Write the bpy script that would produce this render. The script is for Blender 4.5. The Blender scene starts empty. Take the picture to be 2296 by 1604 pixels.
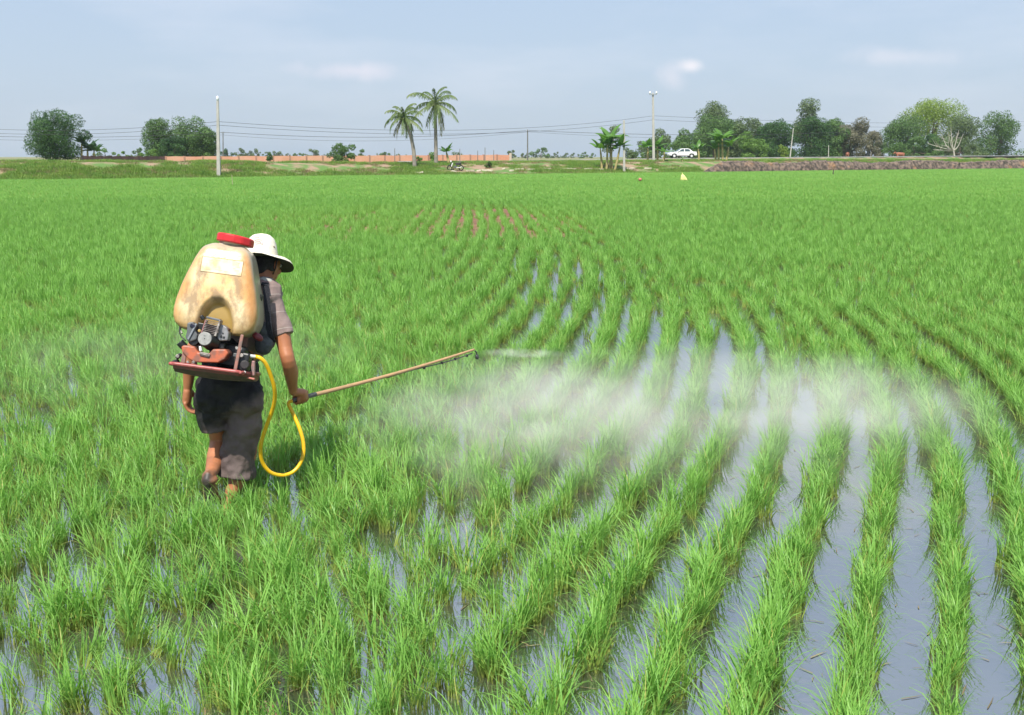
import bpy, bmesh, math, random
import numpy as np
from mathutils import Vector, Matrix, noise as mnoise

# ------------------------------------------------------------------ camera
F = 2200.0; CH = 2.0; PT = math.atan(450 / F)
scn = bpy.context.scene
COL = scn.collection
cam = bpy.data.cameras.new("camera"); camo = bpy.data.objects.new("camera", cam); COL.objects.link(camo)
cam.sensor_fit = 'HORIZONTAL'; cam.sensor_width = 36; cam.lens = 36 * F / 2296
cam.clip_start = 0.05; cam.clip_end = 9000
camo.location = (0, 0, CH); camo.rotation_euler = (math.pi / 2 - PT, 0, 0)
scn.camera = camo
# ------------------------------------------------------------------ light
SUN_EL = math.radians(59); SUN_AZ = math.radians(-166)     # azimuth from +Y towards +X of the sun's own place
sdir = Vector((math.sin(SUN_AZ) * math.cos(SUN_EL), math.cos(SUN_AZ) * math.cos(SUN_EL), math.sin(SUN_EL)))
sun = bpy.data.lights.new("sun", 'SUN'); sun.energy = 4.8; sun.angle = math.radians(0.53); sun.color = (1.0, 0.95, 0.86)
suno = bpy.data.objects.new("sun", sun); COL.objects.link(suno)
suno.rotation_euler = sdir.to_track_quat('Z', 'Y').to_euler(); suno.location = (0, 0, 30)
W = bpy.data.worlds.new("World"); scn.world = W; W.use_nodes = True
nt = W.node_tree; nt.nodes.clear()
def N(nt, t, **kw):
    n = nt.nodes.new(t)
    for k, v in kw.items(): setattr(n, k, v)
    return n
wo = N(nt, 'ShaderNodeOutputWorld'); bg = N(nt, 'ShaderNodeBackground'); bg.inputs[1].default_value = 0.1
sky = N(nt, 'ShaderNodeTexSky', sky_type='NISHITA', sun_disc=False, sun_elevation=SUN_EL, sun_rotation=SUN_AZ,
        altitude=0, air_density=1.3, dust_density=1.5, ozone_density=2.0)
tc = N(nt, 'ShaderNodeTexCoord'); mp = N(nt, 'ShaderNodeMapping'); mp.inputs['Scale'].default_value = (2.2, 2.2, 9.0)
cn = N(nt, 'ShaderNodeTexNoise'); cn.inputs['Scale'].default_value = 1.7; cn.inputs['Detail'].default_value = 7; cn.inputs['Roughness'].default_value = .55
cr = N(nt, 'ShaderNodeValToRGB'); cr.color_ramp.elements[0].position = .47; cr.color_ramp.elements[1].position = .78
cr.color_ramp.elements[0].color = (.0, .0, .0, 1); cr.color_ramp.elements[1].color = (.30, .30, .30, 1)
veil = N(nt, 'ShaderNodeMix', data_type='RGBA'); veil.inputs[0].default_value = .72; veil.inputs[7].default_value = (4.15, 5.15, 6.85, 1)
cl = N(nt, 'ShaderNodeMix', data_type='RGBA'); cl.inputs[7].default_value = (7.2, 7.3, 8.0, 1)
L = nt.links
L.new(tc.outputs['Generated'], mp.inputs[0]); L.new(mp.outputs[0], cn.inputs['Vector']); L.new(cn.outputs[0], cr.inputs[0])
L.new(sky.outputs[0], veil.inputs[6]); L.new(veil.outputs[2], cl.inputs[6]); L.new(cr.outputs[0], cl.inputs[0])
last = cl.outputs[2]
def wisp(x, y, sx, sy, amt, col):
    global last
    d = Vector(((x - 1148) / F, math.cos(PT) + (802 - y) / F * math.sin(PT), -math.sin(PT) + (802 - y) / F * math.cos(PT))).normalized()
    right = d.cross(Vector((0, 0, 1))).normalized(); up = right.cross(d).normalized()
    def dot(v, sc):
        q = N(nt, 'ShaderNodeVectorMath', operation='DOT_PRODUCT'); q.inputs[1].default_value = v; L.new(tc.outputs['Generated'], q.inputs[0])
        m = N(nt, 'ShaderNodeMath', operation='DIVIDE'); m.inputs[1].default_value = sc; L.new(q.outputs['Value'], m.inputs[0]); return m.outputs[0]
    cb = N(nt, 'ShaderNodeCombineXYZ'); L.new(dot(right, sx), cb.inputs[0]); L.new(dot(up, sy), cb.inputs[1])
    ln = N(nt, 'ShaderNodeVectorMath', operation='LENGTH'); L.new(cb.outputs[0], ln.inputs[0])
    no = N(nt, 'ShaderNodeTexNoise'); no.inputs['Scale'].default_value = 28; no.inputs['Detail'].default_value = 6; L.new(tc.outputs['Generated'], no.inputs['Vector'])
    ad = N(nt, 'ShaderNodeMath', operation='MULTIPLY_ADD'); ad.inputs[1].default_value = 1.6; L.new(no.outputs[0], ad.inputs[0]); L.new(ln.outputs['Value'], ad.inputs[2])
    mr = N(nt, 'ShaderNodeMapRange', interpolation_type='SMOOTHSTEP'); mr.inputs[1].default_value = 1.75; mr.inputs[2].default_value = .7; mr.inputs[4].default_value = amt; L.new(ad.outputs[0], mr.inputs[0])
    fwd = N(nt, 'ShaderNodeMath', operation='GREATER_THAN'); fwd.inputs[1].default_value = .2; L.new(dot(d, 1.0), fwd.inputs[0])
    mu = N(nt, 'ShaderNodeMath', operation='MULTIPLY'); L.new(mr.outputs[0], mu.inputs[0]); L.new(fwd.outputs[0], mu.inputs[1])
    mx = N(nt, 'ShaderNodeMix', data_type='RGBA'); mx.inputs[7].default_value = (*col, 1); L.new(mu.outputs[0], mx.inputs[0]); L.new(last, mx.inputs[6]); last = mx.outputs[2]
wisp(790, 158, .075, .014, .55, (7.4, 7.0, 7.7)); wisp(1550, 148, .020, .010, .75, (8.2, 7.8, 8.1)); wisp(1505, 172, .022, .020, .42, (7.6, 7.3, 7.9)); wisp(2020, 128, .07, .012, .4, (7.4, 7.2, 7.8))
L.new(last, bg.inputs[0]); L.new(bg.outputs[0], wo.inputs[0])
scn.view_settings.view_transform = 'Standard'; scn.view_settings.look = 'None'
scn.view_settings.exposure = 0.38; scn.view_settings.gamma = 1
scn.cycles.max_bounces = 6; scn.cycles.diffuse_bounces = 2; scn.cycles.glossy_bounces = 3
scn.cycles.transmission_bounces = 4; scn.cycles.transparent_max_bounces = 8; scn.cycles.volume_bounces = 1
scn.cycles.volume_step_rate = 1.0; scn.cycles.volume_max_steps = 128; scn.cycles.use_denoising = True
scn.cycles.caustics_reflective = False; scn.cycles.caustics_refractive = False

# ------------------------------------------------------------------ helpers
def ray(x, y):
    a = (x - 1148) / F; b = (802 - y) / F
    return Vector((a, math.cos(PT) + b * math.sin(PT), -math.sin(PT) + b * math.cos(PT)))
def at(x, y, z=0.0):
    d = ray(x, y); return d * ((z - CH) / d.z) + Vector((0, 0, CH))
def P3(x, y, Y):
    d = ray(x, y); return d * (Y / d.y) + Vector((0, 0, CH))
def clampi(v, a, b): return max(a, min(b, v))

def link(name, me, parent=None):
    o = bpy.data.objects.new(name, me); COL.objects.link(o)
    if parent is not None: o.parent = parent
    return o
def mesh(name, V, Fc, m=None, parent=None, smooth=False, off=None):
    me = bpy.data.meshes.new(name)
    if off is not None: V = [(v[0] - off[0], v[1] - off[1], v[2] - off[2]) for v in V]
    me.from_pydata([tuple(v) for v in V], [], Fc)
    if smooth: me.polygons.foreach_set('use_smooth', [True] * len(me.polygons))
    if m is not None: me.materials.append(m)
    return link(name, me, parent)
def tag(o, label=None, cat=None, group=None, kind=None):
    if label: o['label'] = label
    if cat: o['category'] = cat
    if group: o['group'] = group
    if kind: o['kind'] = kind
    return o
def empty(name, loc, label, cat, group=None):
    o = bpy.data.objects.new(name, None); o.location = loc; o.empty_display_size = .2; COL.objects.link(o)
    return tag(o, label, cat, group)

def mat(name, col, rough=.6, metal=0, var=0.0, scale=8.0, col2=None, bump=0.0, bscale=40.0, spec=.5, detail=5, lo=.35, hi=.65):
    m = bpy.data.materials.new(name); m.use_nodes = True; n = m.node_tree
    b = n.nodes['Principled BSDF']; b.inputs['Base Color'].default_value = (*col, 1)
    b.inputs['Roughness'].default_value = rough; b.inputs['Metallic'].default_value = metal
    b.inputs['Specular IOR Level'].default_value = spec
    t = N(n, 'ShaderNodeTexCoord')
    if var or col2:
        no = N(n, 'ShaderNodeTexNoise'); no.inputs['Scale'].default_value = scale; no.inputs['Detail'].default_value = detail
        n.links.new(t.outputs['Object'], no.inputs['Vector'])
        r = N(n, 'ShaderNodeValToRGB'); r.color_ramp.elements[0].position = lo; r.color_ramp.elements[1].position = hi
        c2 = col2 if col2 else tuple(c * (1 - var) for c in col)
        r.color_ramp.elements[0].color = (*c2, 1); r.color_ramp.elements[1].color = (*col, 1)
        n.links.new(no.outputs[0], r.inputs[0]); n.links.new(r.outputs[0], b.inputs['Base Color'])
    if bump:
        nb = N(n, 'ShaderNodeTexNoise'); nb.inputs['Scale'].default_value = bscale; nb.inputs['Detail'].default_value = 4
        n.links.new(t.outputs['Object'], nb.inputs['Vector'])
        bp = N(n, 'ShaderNodeBump'); bp.inputs['Strength'].default_value = bump; bp.inputs['Distance'].default_value = .02
        n.links.new(nb.outputs[0], bp.inputs['Height']); n.links.new(bp.outputs[0], b.inputs['Normal'])
    return m

def leafmat(name, c1, c2, root=None, rootz=.12, trans=.35, nscale=.5, rnd=.5, rough=.45, fleck=None):
    """two sided leaf: colour varies by noise and by instance"""
    m = bpy.data.materials.new(name); m.use_nodes = True; n = m.node_tree; n.nodes.clear()
    out = N(n, 'ShaderNodeOutputMaterial'); t = N(n, 'ShaderNodeTexCoord'); oi = N(n, 'ShaderNodeObjectInfo')
    no = N(n, 'ShaderNodeTexNoise'); no.inputs['Scale'].default_value = nscale; no.inputs['Detail'].default_value = 3
    n.links.new(t.outputs['Object'], no.inputs['Vector'])
    mr = N(n, 'ShaderNodeMapRange'); mr.inputs[1].default_value = .3; mr.inputs[2].default_value = .7
    n.links.new(no.outputs[0], mr.inputs[0])
    mx = N(n, 'ShaderNodeMix', data_type='FLOAT'); mx.inputs[0].default_value = rnd
    n.links.new(mr.outputs[0], mx.inputs[2]); n.links.new(oi.outputs['Random'], mx.inputs[3])
    c = N(n, 'ShaderNodeMix', data_type='RGBA'); c.inputs[6].default_value = (*c1, 1); c.inputs[7].default_value = (*c2, 1)
    n.links.new(mx.outputs[0], c.inputs[0]); last = c.outputs[2]
    if root is not None:
        sp = N(n, 'ShaderNodeSeparateXYZ'); n.links.new(t.outputs['Object'], sp.inputs[0])
        m2 = N(n, 'ShaderNodeMapRange'); m2.inputs[1].default_value = rootz; m2.inputs[2].default_value = 0.0
        n.links.new(sp.outputs[2], m2.inputs[0])
        c3 = N(n, 'ShaderNodeMix', data_type='RGBA'); c3.inputs[7].default_value = (*root, 1)
        n.links.new(m2.outputs[0], c3.inputs[0]); n.links.new(last, c3.inputs[6]); last = c3.outputs[2]
    pb = N(n, 'ShaderNodeBsdfPrincipled'); pb.inputs['Roughness'].default_value = rough; pb.inputs['Specular IOR Level'].default_value = .3
    tr = N(n, 'ShaderNodeBsdfTranslucent'); ms = N(n, 'ShaderNodeMixShader'); ms.inputs[0].default_value = trans
    hs = N(n, 'ShaderNodeHueSaturation'); hs.inputs['Saturation'].default_value = 1.1; hs.inputs['Value'].default_value = 1.15
    n.links.new(last, pb.inputs['Base Color']); n.links.new(last, hs.inputs['Color']); n.links.new(hs.outputs[0], tr.inputs[0])
    n.links.new(pb.outputs[0], ms.inputs[1]); n.links.new(tr.outputs[0], ms.inputs[2]); n.links.new(ms.outputs[0], out.inputs[0])
    return m

def tube(V, Fc, pts, rad, seg=8, cap=True, asp=1.0):
    """append a tube along pts (Vectors); rad list; returns nothing"""
    pts = [Vector(p) for p in pts]
    if not hasattr(rad, '__len__'): rad = [rad] * len(pts)
    base = len(V); prev = None; n = len(pts)
    for i, p in enumerate(pts):
        t = (pts[min(i + 1, n - 1)] - pts[max(i - 1, 0)])
        if t.length < 1e-9: t = Vector((0, 0, 1))
        t.normalize()
        if prev is None:
            u = t.cross(Vector((0, 1, 0)))
            if u.length < .1: u = t.cross(Vector((1, 0, 0)))
        else: u = prev - t * prev.dot(t)
        u.normalize(); prev = u; w = t.cross(u)
        for k in range(seg):
            a = 2 * math.pi * k / seg
            V.append(p + (u * math.cos(a) + w * (math.sin(a) * asp)) * rad[i])
    for i in range(n - 1):
        for k in range(seg):
            a = base + i * seg + k; b = base + i * seg + (k + 1) % seg
            Fc.append((a, b, b + seg, a + seg))
    if cap:
        Fc.append(tuple(base + k for k in reversed(range(seg))))
        Fc.append(tuple(base + (n - 1) * seg + k for k in range(seg)))
def smooth_path(pts, k=6):
    pts = [Vector(p) for p in pts]; out = []
    n = len(pts)
    for i in range(n - 1):
        p0 = pts[max(i - 1, 0)]; p1 = pts[i]; p2 = pts[i + 1]; p3 = pts[min(i + 2, n - 1)]
        for j in range(k):
            t = j / k
            out.append(.5 * ((2 * p1) + (p2 - p0) * t + (2 * p0 - 5 * p1 + 4 * p2 - p3) * t * t + (3 * p1 - p0 - 3 * p2 + p3) * t ** 3))
    out.append(pts[-1]); return out
def box(V, Fc, c, s, M=None):
    b = len(V)
    for dx in (-.5, .5):
        for dy in (-.5, .5):
            for dz in (-.5, .5):
                p = Vector((dx * s[0], dy * s[1], dz * s[2]))
                if M is not None: p = M @ p
                V.append(Vector(c) + p)
    for f in ((0, 1, 3, 2), (4, 6, 7, 5), (0, 4, 5, 1), (2, 3, 7, 6), (0, 2, 6, 4), (1, 5, 7, 3)): Fc.append(tuple(b + i for i in f))
def bevel(o, w=.004, s=2):
    md = o.modifiers.new('bevel', 'BEVEL'); md.width = w; md.segments = s; md.limit_method = 'ANGLE'; return o
def prism(V, Fc, prof, y0, y1):
    """profile in x,z extruded along y"""
    b = len(V); n = len(prof)
    for (x, z) in prof: V.append(Vector((x, y0, z)))
    for (x, z) in prof: V.append(Vector((x, y1, z)))
    Fc.append(tuple(b + i for i in range(n))); Fc.append(tuple(b + n + i for i in reversed(range(n))))
    for i in range(n):
        j = (i + 1) % n; Fc.append((b + i, b + n + i, b + n + j, b + j))

# ------------------------------------------------------------------ terrain
def itp(x, xs, ys): return float(np.interp(x, xs, ys))
BX = [-900, 134, 490, 700, 930, 1143, 1600, 2154, 3200]
BY = [79, 81, 89, 96, 101, 106, 121, 150, 200]
RX = [300, 1000, 1143, 1530, 2154, 2400, 3200]
RY = [128, 134, 139, 153, 192, 215, 300]
RPY = [364, 361, 360, 354.6, 349.6, 348.6, 347.5]
BZX = [-900, 134, 490, 930, 1300, 1600, 2154, 3200]; BZ = [1.5, 1.5, 1.45, 1.22, 1.32, 1.42, 1.45, 1.4]
def px_of(X, Y): return 1148 + F * X / (Y * math.cos(PT) + 1.0 * math.sin(PT)) if Y > 20 else 1148
def bank_Y(X, Y): return itp(px_of(X, Y), BX, BY)
def road_z(px): return CH - (itp(px, RX, RPY) - 352) / F * itp(px, RX, RY)
def sstep(t): t = clampi(t, 0, 1); return t * t * (3 - 2 * t)
def height(X, Y):
    if Y < 60:
        z = -.07
        # bare red mud shows above the water in the middle distance
        z += .115 * math.exp(-((Y - 31.5) / 9) ** 4) * math.exp(-((X + 3.2) / 6.5) ** 4)
        return z + .004 * mnoise.noise(Vector((X * .8, Y * .8, 0)))
    px = px_of(X, Y); yb = itp(px, BX, BY); s = Y - yb
    zt = itp(px, BZX, BZ)
    rise = itp(px, [490, 930, 1300, 1700], [8, 11, 13, 9])
    z = -.07 + (zt + .07) * sstep(s / rise + .02)
    if s > 0: z += .10 * mnoise.fractal(Vector((X * .35, Y * .35, 3)), .6, 2.0, 4) * min(1, s / 2)
    zr = road_z(px); yr = itp(px, RX, RY); d = abs(Y - yr)
    if px > 900:
        w = sstep((8 - d) / 5.0); w *= sstep((px - 900) / 250)
        z = z * (1 - w) + (zr - .05) * w
    if Y > yr + 3: z = min(z, 1.45 + 0 * z) if d > 8 else z
    return z
NX = 150; cols = np.linspace(-1.5, 1.5, NX) ** 1
rows = list(np.concatenate([np.linspace(-8, 60, 60), np.linspace(62, 90, 40), np.linspace(91, 260, 260), [275, 300, 340, 400, 500, 700, 1000, 1600, 2500, 4000]]))
V = []; Fc = []
for Y in rows:
    for a in cols:
        X = a * (max(Y, 0) + 12); V.append((X, Y, height(X, Y)))
for j in range(len(rows) - 1):
    for i in range(NX - 1):
        a = j * NX + i; Fc.append((a, a + 1, a + NX + 1, a + NX))
gm = bpy.data.materials.new('ground'); gm.use_nodes = True; n = gm.node_tree; b = n.nodes['Principled BSDF']
b.inputs['Roughness'].default_value = .9; b.inputs['Specular IOR Level'].default_value = .2
t = N(n, 'ShaderNodeTexCoord'); sp = N(n, 'ShaderNodeSeparateXYZ'); n.links.new(t.outputs['Object'], sp.inputs[0])
def noise_ramp(n, vec, scale, p0, p1, c0, c1, detail=6):
    no = N(n, 'ShaderNodeTexNoise'); no.inputs['Scale'].default_value = scale; no.inputs['Detail'].default_value = detail
    n.links.new(vec, no.inputs['Vector']); r = N(n, 'ShaderNodeValToRGB')
    r.color_ramp.elements[0].position = p0; r.color_ramp.elements[1].position = p1
    r.color_ramp.elements[0].color = (*c0, 1); r.color_ramp.elements[1].color = (*c1, 1)
    n.links.new(no.outputs[0], r.inputs[0]); return r.outputs[0]
mud = noise_ramp(n, t.outputs['Object'], 1.3, .35, .65, (.16, .085, .055), (.25, .13, .085))
bankc = noise_ramp(n, t.outputs['Object'], .7, .42, .60, (.11, .20, .05), (.32, .22, .15))
mrr = N(n, 'ShaderNodeMapRange'); mrr.inputs[1].default_value = .05; mrr.inputs[2].default_value = .3
n.links.new(sp.outputs[2], mrr.inputs[0])
mm = N(n, 'ShaderNodeMix', data_type='RGBA'); n.links.new(mrr.outputs[0], mm.inputs[0]); n.links.new(mud, mm.inputs[6]); n.links.new(bankc, mm.inputs[7])
n.links.new(mm.outputs[2], b.inputs['Base Color'])
tag(mesh('ground', V, Fc, gm, smooth=True), kind='structure')

# water
wm = bpy.data.materials.new('paddy_water'); wm.use_nodes = True; n = wm.node_tree; b = n.nodes['Principled BSDF']
b.inputs['Roughness'].default_value = .02; b.inputs['IOR'].default_value = 3.8; b.inputs['Specular IOR Level'].default_value = .8
t = N(n, 'ShaderNodeTexCoord')
wc = noise_ramp(n, t.outputs['Object'], .9, .3, .7, (.030, .034, .030), (.085, .085, .070)); n.links.new(wc, b.inputs['Base Color'])
nb = N(n, 'ShaderNodeTexNoise'); nb.inputs['Scale'].default_value = 7; nb.inputs['Detail'].default_value = 3
n.links.new(t.outputs['Object'], nb.inputs['Vector']); bp = N(n, 'ShaderNodeBump'); bp.inputs['Strength'].default_value = .10; bp.inputs['Distance'].default_value = .02
n.links.new(nb.outputs[0], bp.inputs['Height']); n.links.new(bp.outputs[0], b.inputs['Normal'])
V = []; Fc = []
wr = [-8, 0, 5, 10, 20, 40, 70, 90, 120, 155]
for Y in wr:
    for a in np.linspace(-1.45, 1.45, 30):
        X = a * (max(Y, 0) + 11); yy = min(Y, bank_Y(X, max(Y, 21)) + 1.0) if Y > 70 else Y
        V.append((X, yy, 0.0))
for j in range(len(wr) - 1):
    for i in range(29): a = j * 30 + i; Fc.append((a, a + 1, a + 31, a + 30))
tag(mesh('paddy_water', V, Fc, wm), kind='structure')

# road
asph = mat('asphalt', (.27, .27, .26), .85, var=.25, scale=1.5, bump=.2)
V = []; Fc = []
pxs = np.linspace(900, 3200, 120)
for px in pxs:
    Y = itp(px, RX, RY); z = road_z(px)
    for dy, dz in ((-2.6, -.12), (-2.5, 0), (2.5, 0.0), (2.6, -.12)):
        V.append(((px - 1148) / F * Y, Y + dy, z + dz + .004))
for i in range(len(pxs) - 1):
    for k in range(3): a = i * 4 + k; Fc.append((a, a + 4, a + 5, a + 1))
tag(mesh('road', V, Fc, asph, smooth=False), kind='structure')

# ------------------------------------------------------------------ rice
rng = np.random.default_rng(7)
rice_mat = leafmat('rice_leaf', (.165, .375, .070), (.31, .56, .115), root=(.36, .42, .10), rootz=.10, trans=.36, nscale=3, rnd=.45, rough=.42)
def blades(n, h0, h1, rad, w, segs, lean=.55, droop=1.0, square=False):
    V = []; Fc = []; mats = []
    for i in range(n):
        if square: px, py = rng.uniform(-rad, rad, 2)
        else:
            r = rad * math.sqrt(rng.random()); a = rng.random() * 6.283; px, py = r * math.cos(a), r * math.sin(a)
        L = rng.uniform(h0, h1); th = rng.random() * 6.283
        d = Vector((math.cos(th), math.sin(th), 0)); s = Vector((-d.y, d.x, 0))
        ang = abs(rng.normal(0, .19)) * lean / .55 + .03; curl = rng.uniform(.5, 2.1) * droop
        if rng.random() < .25: curl += .9
        p = Vector((px, py, -.02)); ww = w * rng.uniform(.7, 1.25); b = len(V); st = L / segs
        for k in range(segs + 1):
            tt = k / segs; wk = ww * (1 - tt ** 2.2) * .5 * (.55 + .45 * min(1, tt * 3))
            tw = s * math.cos(tt * 1.2) + d * math.sin(tt * 1.2) * .4
            if k == segs: V.append(p.copy())
            else: V.append(p + tw * wk); V.append(p - tw * wk)
            an = ang + curl * tt * tt
            p = p + (d * math.sin(an) + Vector((0, 0, math.cos(an)))) * st
        for k in range(segs - 1): Fc.append((b + 2 * k, b + 2 * k + 1, b + 2 * k + 3, b + 2 * k + 2))
        Fc.append((b + 2 * segs - 2, b + 2 * segs - 1, b + 2 * segs))
    return V, Fc
lib = bpy.data.collections.new('plant_library')          # not linked: only a source for the instancer
rice_dry = leafmat('rice_leaf_yellowed', (.34, .42, .09), (.44, .42, .12), trans=.3, nscale=3, rnd=.5)
def libobj(name, V, Fc, m, segs):
    me = bpy.data.meshes.new(name); me.from_pydata([tuple(v) for v in V], [], Fc); me.materials.append(m)
    me.polygons.foreach_set('use_smooth', [True] * len(me.polygons))
    me.materials.append(rice_dry)
    for b in range(len(Fc) // segs):
        if rng.random() < .045:
            for q in range(segs): me.polygons[b * segs + q].material_index = 1
    o = bpy.data.objects.new(name, me); lib.objects.link(o); return o
NA, NB, NC = 12, 6, 6
for i in range(NA): libobj('a%02d_tuft' % i, *blades(40 if i < 8 else 18, .14, .33, .042, .0078, 6), rice_mat, 6)
for i in range(NB): libobj('b%02d_tuft' % i, *blades(28, .18, .33, .045, .012, 4, lean=.4, droop=.7), rice_mat, 4)
for i in range(NC): libobj('c%02d_patch' % i, *blades(420, .20, .36, .5, .019, 3, square=True), rice_mat, 3)

_ry = np.linspace(0, 260, 5201); _rs = np.interp(_ry, [0, 3, 4, 5, 6, 7, 8.5, 11, 14, 20, 26, 40, 260], [.40, .41, .43, .44, .39, .32, .245, .16, .10, .02, -.03, -.05, -.04])
_rh = np.concatenate([[0], np.cumsum((_rs[1:] + _rs[:-1]) / 2 * np.diff(_ry))])
def h_row(Y): return float(np.interp(Y, _ry, _rh))
SP = .375; U0 = None
a0 = at(2124, 1049); U0 = (a0.x - h_row(a0.y))          # passes along a traced row
pts = []; 
def nz(x, y, s, o=0): return mnoise.noise(Vector((x * s, y * s, o)))
FEET = [at(508, 1140), at(478, 1128)]
def add(X, Y, idx, sc, jit):
    for f in FEET:
        if (X - f.x) ** 2 + ((Y - f.y + .03) * .8) ** 2 < .011: return
    pts.append((X, Y, idx, sc, rng.random() * 6.283, rng.normal(0, jit), rng.normal(0, jit)))
half = lambda Y: (.60 if Y < 40 else .67) * Y + 2.0
for k in range(-420, 420):
    Y = 2.2; 
    while Y < 52:
        Xc = h_row(Y) + U0 + k * SP + .07 * nz(Y, k * 3.3, .35, 2) + .035 * nz(Y, k * 1.7, 1.1, 6)
        step = .05 if Y < 13 else (.085 if Y < 25 else .12)
        slope = float(np.interp(Y, _ry, _rs))
        Y += step * rng.uniform(.7, 1.3) / math.sqrt(1 + slope * slope)
        if abs(Xc) > half(Y): continue
        q = Xc / Y                                       # -.46 .. .46 across the photo
        left = sstep((.02 - q) / .12) if Y < 9 else sstep((.02 - q) / .2) * .6
        left = max(left, sstep((Y - 11.5) / 3) * (.5 if q < -.22 or q > .12 else .12))
        nn = nz(Xc, Y, .9, 5) + .5 * nz(Xc, Y, 2.7, 9)
        keep = 1.0 - left * .22
        if Y < 5.6 and -.22 < q < .12: keep -= .18
        keep += nn * (.25 + 1.0 * left)
        if Y > 42: keep *= (52 - Y) / 10
        # open stretches along the rows seen in the middle distance
        if 10.5 < Y < 24 and -.1 < q < .2 and nz(Xc, Y, .33, 17 + k % 3) > .22: keep -= .15
        if rng.random() > keep: continue
        sg = .032 + .09 * left
        sc = rng.uniform(.70, 1.15) * (1 + .26 * nn)
        idx = int(rng.integers(0, 8)) if Y < 13 else NA + int(rng.integers(0, NB))
        add(Xc + rng.normal(0, sg), Y + rng.normal(0, .02), idx, sc, .10)
    # stray plants between the rows
    Y = 2.2
    while Y < 52:
        Y += rng.exponential(.075 if Y < 25 else .11)
        Xc = h_row(Y) + U0 + (k + rng.uniform(.2, .8)) * SP
        if abs(Xc) > half(Y): continue
        q = Xc / Y
        e = .02 + .82 * sstep((-.02 - q) / .12)
        if Y < 5.2: e = max(e, .24 * sstep((.10 - q) / .13))
        if 5.5 < Y < 8 and -.3 < q < -.05: e *= .65
        if Y > 9: e = max(e, .34 * sstep((Y - 10.5) / 4) * (1 if q > .16 or q < -.12 else .30))
        if q < -.1 and Y > 7: e = .85
        if Y > 8 and q > .27: e = max(e, .30)
        if Y > 19: e = max(e, (.62 if q > .1 or q < -.2 else .30) + .3 * sstep((Y - 30) / 12))
        if 23.5 < Y < 41 and -3.3 < Xc < .8: e = .04 + .32 * abs(nz(Xc, Y, .5, 3))
        if 23 < Y < 34 and -9 < Xc < -3.3 and nz(Xc, Y, .5, 8) > -.05: e = .12
        e += (.75 * nz(Xc, Y, .8, 21) + .35 * nz(Xc, Y, .3, 33)) * min(1, e * 2.2)
        if Y > 42: e *= (52 - Y) / 10
        if rng.random() > e: continue
        near = Y < 13
        idx = int(rng.integers(8 if rng.random() < .35 else 2, NA)) if near else NA + int(rng.integers(0, NB))
        add(Xc, Y, idx, rng.uniform(.65, 1.05), .16)
for (x_, y_) in ((486, 1190), (505, 1180), (522, 1186), (540, 1172), (556, 1150), (462, 1182), (448, 1160), (515, 1200), (570, 1168), (640, 1190), (662, 1205), (684, 1220), (655, 1240), (678, 1262), (700, 1245), (640, 1265), (690, 1290), (665, 1300), (712, 1205), (625, 1225), (720, 1280), (648, 1320), (700, 1325), (520, 1530), (545, 1550), (530, 1580), (555, 1600), (505, 1590), (565, 1570), (535, 1615), (515, 1560)):
    g_ = at(x_, y_); pts.append((g_.x, g_.y, int(rng.integers(0, 8)), .72, rng.random() * 6.28, 0, 0))
Y = 41.0
while Y < 156:
    st = .78 if Y < 80 else 1.15
    sc = 1.0 if Y < 80 else 1.45
    X = -half(Y)
    while X < half(Y):
        X += st * rng.uniform(.85, 1.15)
        yy = Y + rng.uniform(-.3, .3)
        if yy > bank_Y(X, yy) + .1 or rng.random() > (yy - 41) / 9: continue
        s = sc * rng.uniform(.9, 1.1)
        pts.append((X, yy, NA + NB + int(rng.integers(0, NC)), s, int(rng.integers(0, 4)) * 1.5708 + rng.normal(0, .2), 0, 0))
    Y += st * .95
P = np.array(pts)

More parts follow.
